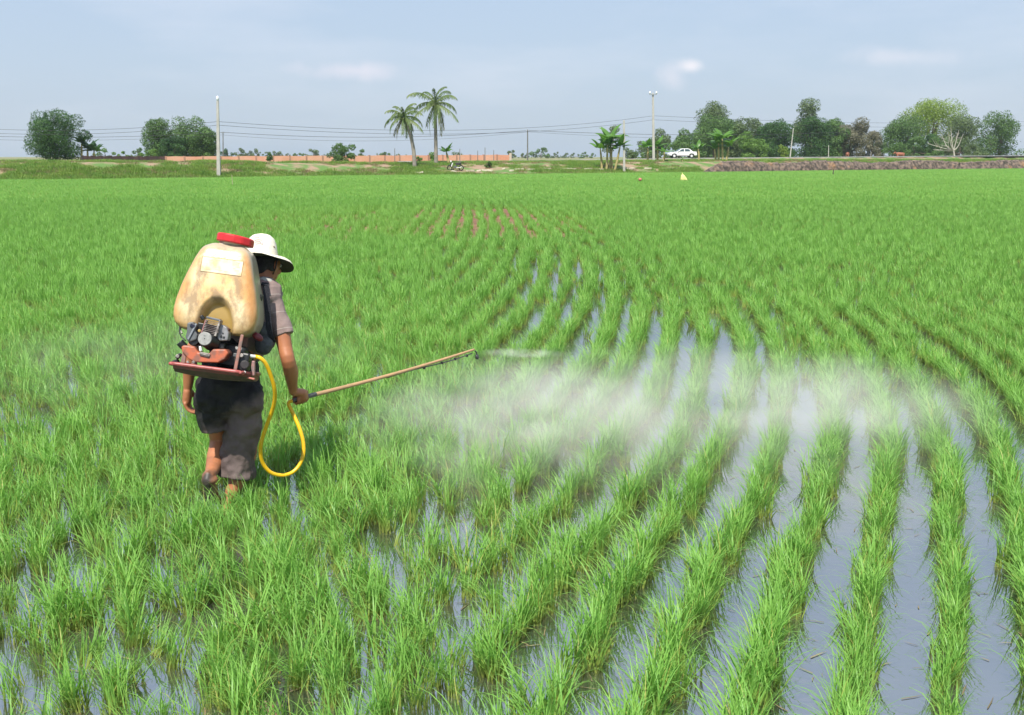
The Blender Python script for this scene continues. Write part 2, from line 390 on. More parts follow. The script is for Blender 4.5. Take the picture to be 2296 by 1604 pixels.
def instancer(name, P, zfun, coll, flat=1.0):
    me = bpy.data.meshes.new(name)
    me.vertices.add(len(P)); co = np.zeros((len(P), 3)); co[:, 0] = P[:, 0]; co[:, 1] = P[:, 1]
    co[:, 2] = [zfun(p[0], p[1]) for p in P]
    me.vertices.foreach_set('co', co.ravel())
    a = me.attributes.new('pick', 'INT', 'POINT'); a.data.foreach_set('value', P[:, 2].astype(np.int32))
    a = me.attributes.new('size', 'FLOAT_VECTOR', 'POINT')
    s = np.stack([P[:, 3], P[:, 3], np.where(P[:, 3] > 1.2, 1.0, P[:, 3]) * flat], 1); a.data.foreach_set('vector', s.ravel())
    a = me.attributes.new('turn', 'FLOAT_VECTOR', 'POINT')
    r = np.stack([P[:, 5], P[:, 6], P[:, 4]], 1); a.data.foreach_set('vector', r.ravel())
    o = link(name, me)
    g = bpy.data.node_groups.new(name + '_nodes', 'GeometryNodeTree')
    g.interface.new_socket('Geometry', in_out='INPUT', socket_type='NodeSocketGeometry')
    g.interface.new_socket('Geometry', in_out='OUTPUT', socket_type='NodeSocketGeometry')
    gi = g.nodes.new('NodeGroupInput'); go = g.nodes.new('NodeGroupOutput'); ip = g.nodes.new('GeometryNodeInstanceOnPoints')
    ci = g.nodes.new('GeometryNodeCollectionInfo'); ci.inputs['Collection'].default_value = coll
    ci.inputs['Separate Children'].default_value = True; ci.inputs['Reset Children'].default_value = True
    def na(nm, ty):
        x = g.nodes.new('GeometryNodeInputNamedAttribute'); x.data_type = ty; x.inputs['Name'].default_value = nm; return x.outputs['Attribute']
    ip.inputs['Pick Instance'].default_value = True
    g.links.new(gi.outputs[0], ip.inputs['Points']); g.links.new(ci.outputs[0], ip.inputs['Instance'])
    g.links.new(na('pick', 'INT'), ip.inputs['Instance Index']); g.links.new(na('size', 'FLOAT_VECTOR'), ip.inputs['Scale'])
    e2r = g.nodes.new('FunctionNodeEulerToRotation'); g.links.new(na('turn', 'FLOAT_VECTOR'), e2r.inputs[0]); g.links.new(e2r.outputs[0], ip.inputs['Rotation'])
    g.links.new(ip.outputs[0], go.inputs[0])
    md = o.modifiers.new('scatter', 'NODES'); md.node_group = g
    return o
rice = instancer('rice_plants', P, lambda x, y: 0.0, lib)
tag(rice, 'bright green rice plants standing in rows in the flooded field', 'rice crop', kind='stuff')

# bits of straw afloat on the open water
V = []; Fc = []
for _ in range(1500):
    Y = rng.uniform(2.6, 13); X = rng.uniform(-.55, .6) * Y; a = rng.random() * 3.14; l = rng.uniform(.01, .055); w = rng.uniform(.001, .003)
    d = Vector((math.cos(a), math.sin(a), 0)); q = Vector((-d.y, d.x, 0)) * w; c = Vector((X, Y, .0035)); m_ = c + q * rng.uniform(-4, 4) / 1.5; b = len(V)
    V += [c - d * l - q, c - d * l + q, m_ + q, m_ - q, c + d * l]; Fc += [(b, b + 1, b + 2, b + 3), (b + 3, b + 2, b + 4)]
tag(mesh('floating_straw', V, Fc, mat('straw_bits', (.30, .24, .12), .8, col2=(.10, .08, .05), scale=2)), 'bits of straw and dead leaf floating on the water between the rows', 'floating straw', kind='stuff')

# rough grass on the bank
lib2 = bpy.data.collections.new('scrub_library')
gr1 = leafmat('bank_grass_leaf', (.13, .27, .045), (.28, .38, .08), trans=.35, nscale=.8, rnd=.8)
gr2 = leafmat('dry_grass_leaf', (.32, .27, .13), (.24, .20, .10), trans=.3, nscale=.8, rnd=.8)
for i in range(6):
    V, Fc = blades(120, .15, .5 if i < 4 else .35, .5, .035, 3, square=True)
    me = bpy.data.meshes.new('s%d' % i); me.from_pydata([tuple(v) for v in V], [], Fc); me.materials.append(gr1 if i < 4 else gr2)
    o = bpy.data.objects.new('s%d' % i, me); lib2.objects.link(o)
bp_ = []
for px in np.arange(-150, 2450, 4.2):
    yb = itp(px, BX, BY); top = (12 if px < 1200 else 16)
    s = .2
    while s < (26 if px > 930 else 12):
        s += rng.uniform(.5, 1.1); Y = yb + s; pp = px + rng.uniform(-2, 2)
        X = (pp - 1148) / F * (Y + .2)
        if abs(Y - itp(pp, RX, RY)) < 3.2 and pp > 900: continue
        v = nz(X, Y, .16, 41) + .5 * nz(X, Y, .5, 47)
        if s > 2.0 and rng.random() > .55 + 1.6 * v: continue
        if pp > 1560 and s < 7: continue
        dry = (v < -.02 and rng.random() < .6) or rng.random() < .12
        bp_.append((X, Y, (4 + int(rng.integers(0, 2))) if dry else int(rng.integers(0, 4)), rng.uniform(.7, 1.15) * (.75 if s > 5 else 1), rng.random() * 6.28, 0, 0))
bg_ = instancer('bank_grass', np.array(bp_), lambda x, y: height(x, y) - .02, lib2)
tag(bg_, 'rough green and straw coloured grass on the earth bank behind the field', 'grass', kind='stuff')

# ------------------------------------------------------------------ trees and plants
bark = mat('bark', (.16, .12, .085), .9, var=.4, scale=6, bump=.4)
grnd = lambda X, Y: height(X, Y)
LM = {
 'dark': leafmat('leaf_dark', (.022, .065, .016), (.07, .16, .034), nscale=.45, rnd=.15, trans=.2),
 'mid': leafmat('leaf_mid', (.060, .125, .032), (.13, .235, .055), nscale=.45, rnd=.15, trans=.22),
 'grey': leafmat('leaf_grey', (.075, .125, .042), (.15, .21, .075), nscale=.5, rnd=.15, trans=.2),
 'brown': leafmat('leaf_brown', (.13, .13, .075), (.20, .19, .12), nscale=.6, rnd=.1, trans=.2),
 'light': leafmat('leaf_light', (.10, .20, .035), (.18, .31, .06), nscale=.5, rnd=.15, trans=.28),
 'yellow': leafmat('leaf_yellow', (.15, .24, .03), (.26, .36, .05), nscale=.5, rnd=.15, trans=.28),
}
def tree(name, label, cat, x0, x1, yt, Y, m, seed, shape='round', group=None, n=1.0, leaf=None, base=0.12, lobes=None, depth=.8):
    r = np.random.default_rng(seed)
    xc = (x0 + x1) / 2; g = P3(xc, 360, Y); X = g.x; gz = grnd(X, Y); top = P3(xc, yt, Y).z; h = top - gz
    wd = (x1 - x0) / F * (Y * math.cos(PT)) / 2 * (1.12 if Y < 175 else 1.24 if Y < 290 else 1.35)
    if Y > 290: base = 0.0
    root = empty(name, (X, Y, gz), label, cat, group)
    if leaf is None: leaf = clampi(.0016 * Y, .16, .6)
    K = int((lobes or clampi(h * wd * .42, 7, 30)) * 1.5)
    L = []
    zc0 = h * base
    for k in range(K):
        for _ in range(50):
            u = r.uniform(-1, 1); v = r.uniform(-1, 1) * depth; q = r.uniform(0, 1)
            if shape == 'round': lim = (1 - max(0, (q - .35) / .65) ** 2.6) ** .5 if q > .35 else (.92 if base < .08 else .55 + 1.1 * q)
            elif shape == 'cone': lim = (1 - q) * 1.05 + .08
            elif shape == 'umbrella': lim = math.sqrt(max(0, 1 - (q) ** 2)) * (1 if q > .3 else .75)
            else: lim = 1
            if u * u + (v / depth) ** 2 * .8 < lim * lim: break
        lr = min(wd, h * .5) * r.uniform(.26, .46) * (1.0 if K > 9 else 1.25)
        L.append((u * max(wd - lr * .8, .05), v * max(wd - lr * .8, .05), clampi(zc0 + q * (h - zc0), zc0 + lr * .5, h - lr * .78), lr))
    areas = np.array([l[3] ** 2 for l in L]); areas = areas / areas.sum()
    tot = int(clampi(3.4 * sum(4 * 3.14 * l[3] ** 2 for l in L) / (leaf * leaf), 700, 15000) * n)
    Ps = []; Ns = []
    for l, ar in zip(L, areas):
        cnt = int(tot * ar) + 4
        d = r.normal(size=(cnt, 3)); d /= np.linalg.norm(d, axis=1)[:, None]
        rr = l[3] * (1.0 - np.abs(r.normal(0, .17, cnt))); rr *= 1 + .18 * np.sin(d[:, 0] * 5 + l[0] * 3) * np.cos(d[:, 2] * 6 + l[1])
        rr[r.random(cnt) < .06] *= 1.15
        Ps.append(np.array(l[:3]) + d * rr[:, None] * np.array([1, 1, .85])); Ns.append(d)
    Ps = np.concatenate(Ps); Ns = np.concatenate(Ns); ok = Ps[:, 2] > .05; Ps = Ps[ok]; Ns = Ns[ok]; cnt = len(Ps)
    nrm = Ns + r.normal(0, .5, (cnt, 3)); nrm /= np.linalg.norm(nrm, axis=1)[:, None]
    t1 = np.cross(nrm, r.normal(size=(cnt, 3))); t1 /= np.linalg.norm(t1, axis=1)[:, None] + 1e-9; t2 = np.cross(nrm, t1)
    s1 = (leaf * r.uniform(.5, 1.05, cnt))[:, None]; s2 = s1 * r.uniform(.35, .6, (cnt, 1))
    V = np.stack([Ps - t1 * s1 * .6, Ps + t2 * s2 * .6, Ps + t1 * s1 * .6, Ps - t2 * s2 * .6 + nrm * s2 * .2], 1).reshape(-1, 3)
    Fc = np.arange(cnt * 4).reshape(-1, 4).tolist()
    tv = []; tf = []
    tr_ = max(.07, h * .028)
    tube(tv, tf, smooth_path([(0, 0, -.3), (r.normal(0, .03) * h, 0, h * .25), (r.normal(0, .05) * h, 0, h * .6)], 4), [tr_ * (1 - .06 * i) for i in range(9)], 7)
    for l in L[:9]:
        st = Vector((0, 0, h * r.uniform(.15, .35))); en = Vector(l[:3])
        tube(tv, tf, smooth_path([st, st.lerp(en, .5) + Vector((0, 0, -.06 * h)), en], 3), [tr_ * (.5 - .06 * i) for i in range(7)], 5)
    mesh('trunk', tv, tf, bark, root, smooth=True)
    mesh('crown', V, Fc, LM[m], root)
    return root

T = tree
T('dark_tree', 'dark leafy tree at the far left end of the bank, left of the dark fence', 'tree', 52, 200, 246, 122, 'dark', 1, 'round', n=1.7, base=.02, lobes=26)
T('round_tree', 'tall round green tree behind the wall, left half of the pair by the pole', 'tree', 322, 404, 266, 152, 'mid', 2, base=.05, lobes=22)
T('round_tree', 'broad green tree nearest the tall concrete pole, right half of the pair', 'tree', 376, 486, 262, 156, 'mid', 3, base=.05, lobes=26)
T('shrub', 'pale green bush in front of the pair of round trees', 'shrub', 322, 368, 334, 146, 'light', 4, base=.0)
T('shrub', 'low light green bush behind the dark fence, right of the banana leaves', 'shrub', 212, 262, 330, 150, 'light', 5, base=.0)
T('shrub', 'olive bush behind the dark fence beside the round trees', 'shrub', 266, 326, 337, 160, 'light', 6, base=.0)
T('distant_tree', 'small hazy tree peeking out left of the pair of round trees', 'tree', 296, 324, 328, 330, 'mid', 7)
T('distant_tree', 'dark hazy tree just right of the tall left pole', 'tree', 498, 524, 330, 300, 'dark', 8, group='distant trees along the horizon')
T('distant_tree', 'hazy tree second to the right of the left pole, above the brick wall', 'tree', 527, 549, 330, 420, 'grey', 9, group='distant trees along the horizon')
T('distant_tree', 'wider hazy tree above the brick wall left of the small conical tree', 'tree', 549, 581, 331, 420, 'grey', 10, group='distant trees along the horizon')
T('conical_tree', 'small dark green conical tree in front of the brick wall', 'tree', 598, 612, 335, 118, 'mid', 11, 'cone', base=.15)
T('distant_tree', 'pale hazy tree directly right of the small conical tree', 'tree', 614, 632, 338, 460, 'grey', 12, group='distant trees along the horizon')
T('distant_tree', 'low hazy tree midway between the conical tree and the leafy bush', 'tree', 660, 690, 343, 460, 'mid', 13, group='distant trees along the horizon')
T('distant_tree', 'hazy round tree left of the leafy bush on the wall', 'tree', 690, 716, 334, 400, 'grey', 14, group='distant trees along the horizon')
T('leafy_bush', 'dense round green bush growing against the brick wall', 'bush', 735, 800, 321, 127, 'mid', 15, base=.0, lobes=14)
T('distant_tree', 'upright hazy tree just right of the leafy bush', 'tree', 803, 818, 333, 300, 'mid', 16)
T('distant_tree', 'low hazy tree between the leafy bush and the shorter palm', 'tree', 850, 876, 338, 400, 'mid', 17)
T('shrub', 'small green shrub on the bank between the two palm trunks', 'shrub', 925, 948, 351, 120, 'light', 18, base=0)
T('shrub', 'bright green shrub showing over the wall beside the tall palm', 'shrub', 958, 981, 340, 142, 'light', 19, base=0)
T('distant_tree', 'thin grey green tree over the wall right of the small banana plant', 'tree', 1012, 1046, 338, 150, 'grey', 20, base=.3, n=.5)
T('shrub', 'small dark shrub on the bank before the right end of the wall', 'shrub', 1078, 1102, 360, 112, 'mid', 21, base=0)
T('distant_tree', 'narrow bluish tree just past the right end of the brick wall', 'tree', 1139, 1153, 336, 420, 'grey', 22, base=.02)
T('distant_tree', 'wide low bluish tree left of the thin dark pole', 'tree', 1155, 1186, 341, 480, 'grey', 23, base=.02)
T('distant_tree', 'round bluish green tree right of the thin dark pole', 'tree', 1191, 1234, 331, 420, 'mid', 24, base=.02)
T('distant_tree', 'low pale tree right of the round bluish tree', 'tree', 1232, 1262, 341, 520, 'grey', 25, base=.02)
T('distant_tree', 'faint low tree midway between the dark pole and the banana clump', 'tree', 1262, 1300, 343, 560, 'grey', 26, base=.02)
T('distant_tree', 'faint tree nearest the left side of the big banana clump', 'tree', 1296, 1334, 341, 500, 'mid', 27, base=.02)
T('tree', 'tall hazy tree rising directly behind the big banana clump', 'tree', 1350, 1388, 277, 230, 'grey', 28, base=.1)
T('tree', 'greyish tree low between the banana clump and the tall right pole', 'tree', 1402, 1450, 317, 210, 'grey', 29, base=.02)
T('tree', 'round hazy tree directly behind the tall right pole', 'tree', 1440, 1500, 289, 220, 'grey', 30, base=.04)
T('tree', 'dark round tree just above and behind the white car', 'tree', 1494, 1553, 289, 205, 'mid', 31, base=.04)
T('shrub', 'dark green bush directly behind the white car', 'shrub', 1486, 1560, 330, 178, 'mid', 32, base=0)
T('tall_tree', 'hazy tall tree with a tufted top right of the white car', 'tree', 1562, 1638, 227, 240, 'grey', 33, base=.3, n=.7)
T('tree', 'broad grey green tree behind the right banana clump', 'tree', 1550, 1650, 258, 215, 'mid', 34, base=.02, lobes=20)
T('tree', 'grey green tree left of the dense dark tree, behind the light bush', 'tree', 1630, 1714, 264, 215, 'grey', 35, base=.02, lobes=18)
T('light_bush', 'light green domed bush left of the dense dark tree', 'bush', 1646, 1716, 294, 196, 'light', 36, base=.0, lobes=14)
T('tall_tree', 'tall olive tree towering behind the dense dark tree', 'tree', 1766, 1842, 220, 225, 'grey', 37, 'cone', base=.3, lobes=20)
T('dense_tree', 'dense dark green tree behind the leaning post, left half', 'tree', 1706, 1790, 266, 205, 'dark', 38, base=.0, lobes=20)
T('dense_tree', 'dense dark green tree behind the leaning post, right half', 'tree', 1772, 1866, 262, 207, 'dark', 39, base=.0, lobes=22)
T('yellow_bush', 'small yellow green bush at the foot of the leaning post', 'bush', 1744, 1772, 320, 196, 'yellow', 40, base=0)
T('tree', 'medium green tree immediately right of the dense dark tree', 'tree', 1840, 1890, 262, 222, 'mid', 41, base=.0)
T('dry_tree', 'greyish brown leafy tree between the dense tree and the gap of sky', 'tree', 1862, 1946, 263, 214, 'brown', 42, base=.0, lobes=20)
T('dry_tree', 'smaller brownish tree beside the gap of sky', 'tree', 1926, 1984, 294, 218, 'brown', 43, base=.0)
T('tree', 'green tree at the left of the big right hand group, beyond the sky gap', 'tree', 1980, 2074, 257, 222, 'mid', 44, base=.0, lobes=22)
T('broad_tree', 'broad yellow green tree, the highest crown of the right hand group', 'tree', 2020, 2146, 222, 236, 'yellow', 45, base=.25, lobes=26)
T('tree', 'dark green tree under the yellow green crown', 'tree', 2030, 2110, 300, 218, 'dark', 46, base=.0)
T('tree', 'olive brown tree with the bare branches in front of it', 'tree', 2084, 2200, 258, 226, 'grey', 47, base=.0, lobes=24)
T('tree', 'grey green tree at the far right edge of the picture', 'tree', 2180, 2300, 250, 236, 'mid', 48, base=.0, lobes=22)
T('hedge_bush', 'low green bush at the roadside right of the white car', 'bush', 1560, 1600, 336, 172, 'mid', 49, base=0)

T('background_tree', 'low dark tree filling the gap above the car roof and the banana clump', 'tree', 1540, 1640, 296, 232, 'dark', 61, base=0, lobes=16)
T('background_tree', 'low green tree mass behind the light domed bush', 'tree', 1640, 1740, 288, 238, 'mid', 62, base=0, lobes=16)
T('background_tree', 'low tree seen through the gap between dense dark tree and greyish tree', 'tree', 1820, 1910, 290, 240, 'mid', 63, base=0, lobes=16)
T('background_tree', 'farthest low tree under the gap of sky on the right', 'tree', 1936, 2010, 318, 260, 'grey', 64, base=0, lobes=12)
T('background_tree', 'low green tree at the foot of the right hand group', 'tree', 1985, 2110, 306, 214, 'mid', 65, base=0, lobes=18)
T('background_tree', 'low grey green tree below the bare branches', 'tree', 2090, 2210, 312, 216, 'grey', 66, base=0, lobes=18)
T('tree', 'pale green tree between the dark round tree and the tufted tall tree', 'tree', 1548, 1600, 284, 224, 'mid', 67, base=0, lobes=12)
T('roadside_bush', 'low leafy bush behind the foot of the tall right pole', 'bush', 1420, 1510, 332, 196, 'mid', 68, base=0, lobes=12)

T('round_tree', 'lower rounded right shoulder of the tree pair, beside the tall concrete pole', 'tree', 430, 490, 286, 150, 'mid', 69, base=0, lobes=18)
T('round_tree', 'dark lower foliage under the middle of the pair of round trees', 'tree', 350, 430, 306, 148, 'dark', 70, base=0, lobes=16)
T('dense_tree', 'dense dark green tree just left of the dark pair by the leaning post', 'tree', 1690, 1752, 276, 208, 'dark', 71, base=0, lobes=18)
T('tree', 'green tree closing the space right of the dense dark pair', 'tree', 1826, 1896, 272, 212, 'mid', 72, base=0, lobes=18)
T('background_tree', 'soft green tree behind the tufted tall tree and the right banana clump', 'tree', 1585, 1690, 268, 226, 'mid', 73, base=0, lobes=20)

for k_, (a_, b__, t_, Y_, w_) in enumerate(((560, 640, 341, 520, 'faint low tree belt above the brick wall near the conical tree'), (640, 735, 345, 560, 'faint low tree belt above the brick wall left of the leafy bush'), (815, 905, 344, 560, 'faint low tree belt above the brick wall left of the palms'), (1150, 1260, 346, 600, 'faint low tree belt on the horizon around the thin dark pole'), (1250, 1345, 347, 600, 'faint low tree belt on the horizon left of the big banana clump'))):
    T('tree_belt', w_, 'tree belt', a_, b__, t_, Y_, 'grey', 80 + k_, lobes=26, base=0, depth=.3)

# bare fallen branches
bare = mat('dead_wood', (.50, .47, .40), .8, var=.2, scale=5)
bo = P3(2138, 338, 205); V = []; Fc = []; r = np.random.default_rng(5)
for (ex, ey) in ((2080, 322), (2092, 336), (2110, 300), (2126, 296), (2132, 286), (2150, 292), (2118, 326), (2160, 300)):
    e = P3(ex, ey, 205 + r.uniform(-2, 2)); md = bo.lerp(e, .5) + Vector((0, 0, r.uniform(-.9, .1)))
    tube(V, Fc, smooth_path([bo, md, e], 5), [.13 - .010 * i for i in range(11)], 5)
    for _ in range(3):
        s = bo.lerp(e, r.uniform(.35, .8)) ; q = s + Vector((r.uniform(-1.6, .6), r.uniform(-1, 1), r.uniform(.2, 1.4)))
        tube(V, Fc, [s, s.lerp(q, .5) + Vector((0, 0, -.1)), q], [.05, .035, .01], 4)
gz = grnd(bo.x + .5, 205); tube(V, Fc, [Vector((bo.x + .5, 205, gz - .1)), bo], [.2, .14], 6)
tag(mesh('bare_branches', V, Fc, bare), 'pale leafless branches reaching left in front of the olive brown tree', 'dead tree')

# coconut palms
frond_m = leafmat('palm_leaf', (.08, .15, .04), (.20, .25, .08), nscale=.5, rnd=.1, trans=.25)
frond_dry = leafmat('palm_leaf_dry', (.28, .26, .13), (.20, .22, .09), nscale=.5, rnd=.1, trans=.2)
palm_bark = mat('palm_bark', (.34, .30, .25), .9, var=.35, scale=3)
def frond(L, elev, az, r, drop=1.0, wl=.8):
    """one feather leaf: returns V, F"""
    V = []; Fc = []; d = Vector((math.cos(az), math.sin(az), 0)); s = Vector((-d.y, d.x, 0)); p = Vector((0, 0, 0)); n = 26; ps = []
    a = elev
    for i in range(n):
        ps.append(p.copy()); p = p + (d * math.cos(a) + Vector((0, 0, math.sin(a)))) * (L / n); a -= drop * (1.5 / n) * (.5 + i / n * 1.3)
    tube(V, Fc, ps, [.05 * (1 - i / n) + .012 for i in range(n)], 4)
    for i in range(2, n):
        t = i / n; ll = wl * math.sin(min(1, t * 2.2 + .25) * 1.5708) * (1 - .55 * max(0, t - .5) * 2) * L / 4.6
        for sg in (-1, 1):
            for q in (0, .5):
                if r.random() < .22: continue
                b = len(V); o = ps[i].lerp(ps[min(i + 1, n - 1)], q); fw = (ps[min(i + 1, n - 1)] - ps[i - 1]).normalized()
                e = o + (s * sg * r.uniform(.5, .8) + fw * .5) * ll * r.uniform(.8, 1.1) + Vector((0, 0, -ll * r.uniform(.5, 1.3)))
                mdp = o.lerp(e, .5) + Vector((0, 0, ll * .14)); w = fw * .034
                V += [o - w, o + w, mdp + w * 1.1, mdp - w * 1.1, e]
                Fc += [(b, b + 1, b + 2, b + 3), (b + 3, b + 2, b + 4)]
    return V, Fc
def palm(label, xb, yb, xt, yt, Y, L, seed, lean_mid=0):
    r = np.random.default_rng(seed); X = P3(xb, yb, Y).x; gz = P3(xb, yb, Y).z
    root = empty('coconut_palm', (X, Y, gz), label, 'palm tree', 'coconut palms on the bank'); top = P3(xt, yt, Y) - Vector((X, Y, gz))
    V = []; Fc = []
    pth = smooth_path([(0, 0, -.6), Vector((top.x * .25 + lean_mid, 0, top.z * .35)), Vector((top.x * .62 + lean_mid, 0, top.z * .7)), top], 6)
    tube(V, Fc, pth, [.24 - .006 * i if i > 2 else .30 - .03 * i for i in range(len(pth))], 9)
    mesh('trunk', V, Fc, palm_bark, root, smooth=True)
    V = []; Fc = []
    for k in range(7):
        a = k * 2.4; c = top + Vector((.28 * math.cos(a), .28 * math.sin(a), -.25 - .1 * (k % 2)))
        bm = bmesh.new(); bmesh.ops.create_icosphere(bm, subdivisions=2, radius=.14); b0 = len(V)
        V += [v.co + c for v in bm.verts]; Fc += [tuple(b0 + v.index for v in f.verts) for f in bm.faces]; bm.free()
    mesh('coconuts', V, Fc, mat('coconut', (.22, .26, .07), .6, var=.3), root, smooth=True)
    nf = 19
    for k in range(nf):
        az = k * 2.39996 + r.uniform(-.2, .2); lv = k / nf
        el = 1.45 - lv * 2.75 + r.uniform(-.12, .12)
        V, Fc = frond(L * r.uniform(.85, 1.08) * (.8 if el > 1.1 else 1), el, az, r, 1.0 if el > -.3 else .45)
        dry = (el < -.4 and r.random() < .5)
        mesh('frond', [v + top for v in V], Fc, frond_dry if dry else frond_m, root)
palm('shorter coconut palm leaning left, beside the taller palm', 930, 381, 905, 262, 108, 2.7, 3, .2)
palm('taller straight coconut palm with a full crown', 978, 374, 976, 232, 112, 3.4, 8)

# banana plants
ban_m = leafmat('banana_leaf', (.08, .20, .03), (.17, .34, .06), nscale=.7, rnd=.2, trans=.35, rough=.35)
ban_d = leafmat('banana_leaf_dark', (.03, .09, .02), (.08, .16, .04), nscale=.7, rnd=.2, trans=.3, rough=.35)
stem_m = mat('banana_stem', (.50, .42, .17), .7, col2=(.30, .25, .10), scale=4)
def banana(label, stems, Y, seed, m=ban_m, group='banana plants'):
    """stems: list of (xbase, ybase, ytop_of_stem, leaf_len_m, n_leaves, xtop)"""
    r = np.random.default_rng(seed); s0 = stems[0]; X0 = P3(s0[0], s0[1], Y).x; gz = grnd(X0, Y)
    root = empty('banana_plant', (X0, Y, gz), label, 'banana plant', group); o = Vector((X0, Y, gz))
    for si, (xb, yb, yt, LL, nl, xt) in enumerate(stems):
        yy = Y + r.uniform(-.6, .6); B = P3(xb, yb, yy); B.z = grnd(B.x, yy) - .1; Tp = P3(xt, yt, yy); V = []; Fc = []
        tube(V, Fc, smooth_path([B - o, B.lerp(Tp, .5) - o + Vector((.03, 0, 0)), Tp - o], 3), [.15, .145, .14, .13, .12, .10, .07], 8)
        mesh('stem', V, Fc, stem_m, root, smooth=True)
        for k in range(nl):
            az = k * 2.4 + r.uniform(-.4, .4); el = r.uniform(.35, 1.35); V = []; Fc = []; n = 9
            d = Vector((math.cos(az), math.sin(az), 0)); s = Vector((-d.y, d.x, 0)); p = Tp - o; a = el; L = LL * r.uniform(.75, 1.1); drop = r.uniform(.9, 2.0)
            for i in range(n + 1):
                t = i / n; w = .27 * L / 1.8 * math.sin(min(1, .12 + t * 1.05) * math.pi) ** .6 if 0 < t < 1 else .02
                if t < .12: w = .03
                V += [p + s * w - Vector((0, 0, w * .5)), p.copy(), p - s * w - Vector((0, 0, w * .5))]
                p = p + (d * math.cos(a) + Vector((0, 0, math.sin(a)))) * (L / n); a -= drop / n * (.5 + t)
            for i in range(n):
                b = i * 3; Fc += [(b, b + 1, b + 4, b + 3), (b + 1, b + 2, b + 5, b + 4)]
            mesh('leaf', V, Fc, m, root, smooth=True)
banana('dark leaved banana plants between the dark tree and the fence', [(196, 362, 335, 2.2, 9, 196), (208, 362, 340, 2.3, 8, 211), (182, 362, 322, 2.2, 8, 183)], 124, 1, ban_d)
banana('small banana plant with upright leaves beside the black motorbike', [(1006, 368, 342, 1.6, 7, 1001)], 113, 2)
banana('big banana clump with yellow stems left of the shorter concrete pole', [(1360, 368, 325, 2.6, 9, 1362), (1372, 368, 312, 2.8, 9, 1368), (1378, 368, 330, 2.2, 7, 1390), (1350, 368, 335, 2.2, 7, 1346), (1366, 368, 336, 2.0, 6, 1372)], 118, 3)
banana('leafy banana plants around the foot of the tall right pole', [(1452, 362, 332, 2.2, 8, 1452), (1474, 362, 330, 2.2, 8, 1474), (1488, 362, 342, 1.9, 7, 1490)], 133, 4)
banana('slim banana plant just right of the white car', [(1567, 364, 335, 1.9, 7, 1566)], 134, 5)
banana('banana clump with thick yellow stems at the left end of the rubble heap', [(1611, 364, 322, 2.6, 9, 1611), (1620, 364, 312, 2.7, 10, 1619), (1628, 364, 330, 2.3, 8, 1634), (1605, 364, 335, 1.9, 6, 1602)], 137, 6)
banana('stunted young banana plant in front of the white car', [(1529, 366, 360, .9, 4, 1527)], 131, 7)

# ------------------------------------------------------------------ walls
brick = bpy.data.materials.new('brick'); brick.use_nodes = True; n = brick.node_tree; b = n.nodes['Principled BSDF']; b.inputs['Roughness'].default_value = .9
t = N(n, 'ShaderNodeTexCoord'); bt = N(n, 'ShaderNodeTexBrick'); bt.inputs['Scale'].default_value = 2.2
bt.inputs['Color1'].default_value = (.66, .26, .15, 1); bt.inputs['Color2'].default_value = (.74, .36, .23, 1); bt.inputs['Mortar'].default_value = (.60, .45, .36, 1)
mpp = N(n, 'ShaderNodeMapping'); mpp.inputs['Rotation'].default_value = (math.pi / 2, 0, 0)
n.links.new(t.outputs['Object'], mpp.inputs[0]); n.links.new(mpp.outputs[0], bt.inputs['Vector'])
st = noise_ramp(n, t.outputs['Object'], .35, .35, .7, (.76, .44, .30), (.64, .27, .16))
mx = N(n, 'ShaderNodeMix', data_type='RGBA'); mx.inputs[0].default_value = .5; n.links.new(bt.outputs[0], mx.inputs[6]); n.links.new(st, mx.inputs[7])
n.links.new(mx.outputs[2], b.inputs['Base Color'])
pale = mat('plaster_pier', (.55, .47, .38), .9, var=.2)
dark_fence_m = mat('dark_board', (.10, .055, .05), .85, var=.5, scale=1.2)
def wall(name, label, cat, x0, y0b, y0t, Y0, x1, y1b, y1t, Y1, m, npier, pm, group=None):
    A = P3(x0, y0b, Y0); B = P3(x1, y1b, Y1); At = P3(x0, y0t, Y0); Bt = P3(x1, y1t, Y1)
    root = empty(name, A, label, cat, group); o = A
    d = (B - A); d.z = 0; L_ = d.length; d.normalize(); nrm = Vector((-d.y, d.x, 0)) * .1
    V = []; Fc = []; K = 40
    for i in range(K + 1):
        t_ = i / K; lo = A.lerp(B, t_); hi = At.lerp(Bt, t_); hi.z += .03 * math.sin(i * 1.7)
        lo = Vector((lo.x, lo.y, lo.z - .8))
        V += [lo - o - nrm, hi - o - nrm, hi - o + nrm, lo - o + nrm]
    for i in range(K):
        a = i * 4; Fc += [(a, a + 4, a + 5, a + 1), (a + 1, a + 5, a + 6, a + 2), (a + 2, a + 6, a + 7, a + 3)]
    Fc += [(0, 1, 2, 3), tuple(K * 4 + q for q in (3, 2, 1, 0))]
    mesh('masonry' if m is brick else 'boards', V, Fc, m, root)
    for i in range(npier + 1):
        t_ = i / npier; lo = A.lerp(B, t_); hi = At.lerp(Bt, t_); V = []; Fc = []
        hh = hi.z - lo.z + .86
        box(V, Fc, (lo.x - o.x, lo.y - o.y, (lo.z - .8 + hi.z + .06) / 2 - o.z), (.24, .26, hh), Matrix.Rotation(math.atan2(d.y, d.x), 3, 'Z'))
        mesh('pier', V, Fc, pm, root)
wall('brick_wall', 'low orange brick wall running behind the bank up to the two palms and beyond', 'wall', 372, 364, 351.5, 124, 1143, 361, 347.5, 150, brick, 22, mat('brick_pier', (.48, .26, .18), .9, var=.3))
wall('board_fence', 'dark brown board fence between the dark left tree and the brick wall', 'fence', 186, 362, 350, 118, 371, 364, 351.5, 124, dark_fence_m, 9, mat('dark_post', (.045, .03, .03), .9))
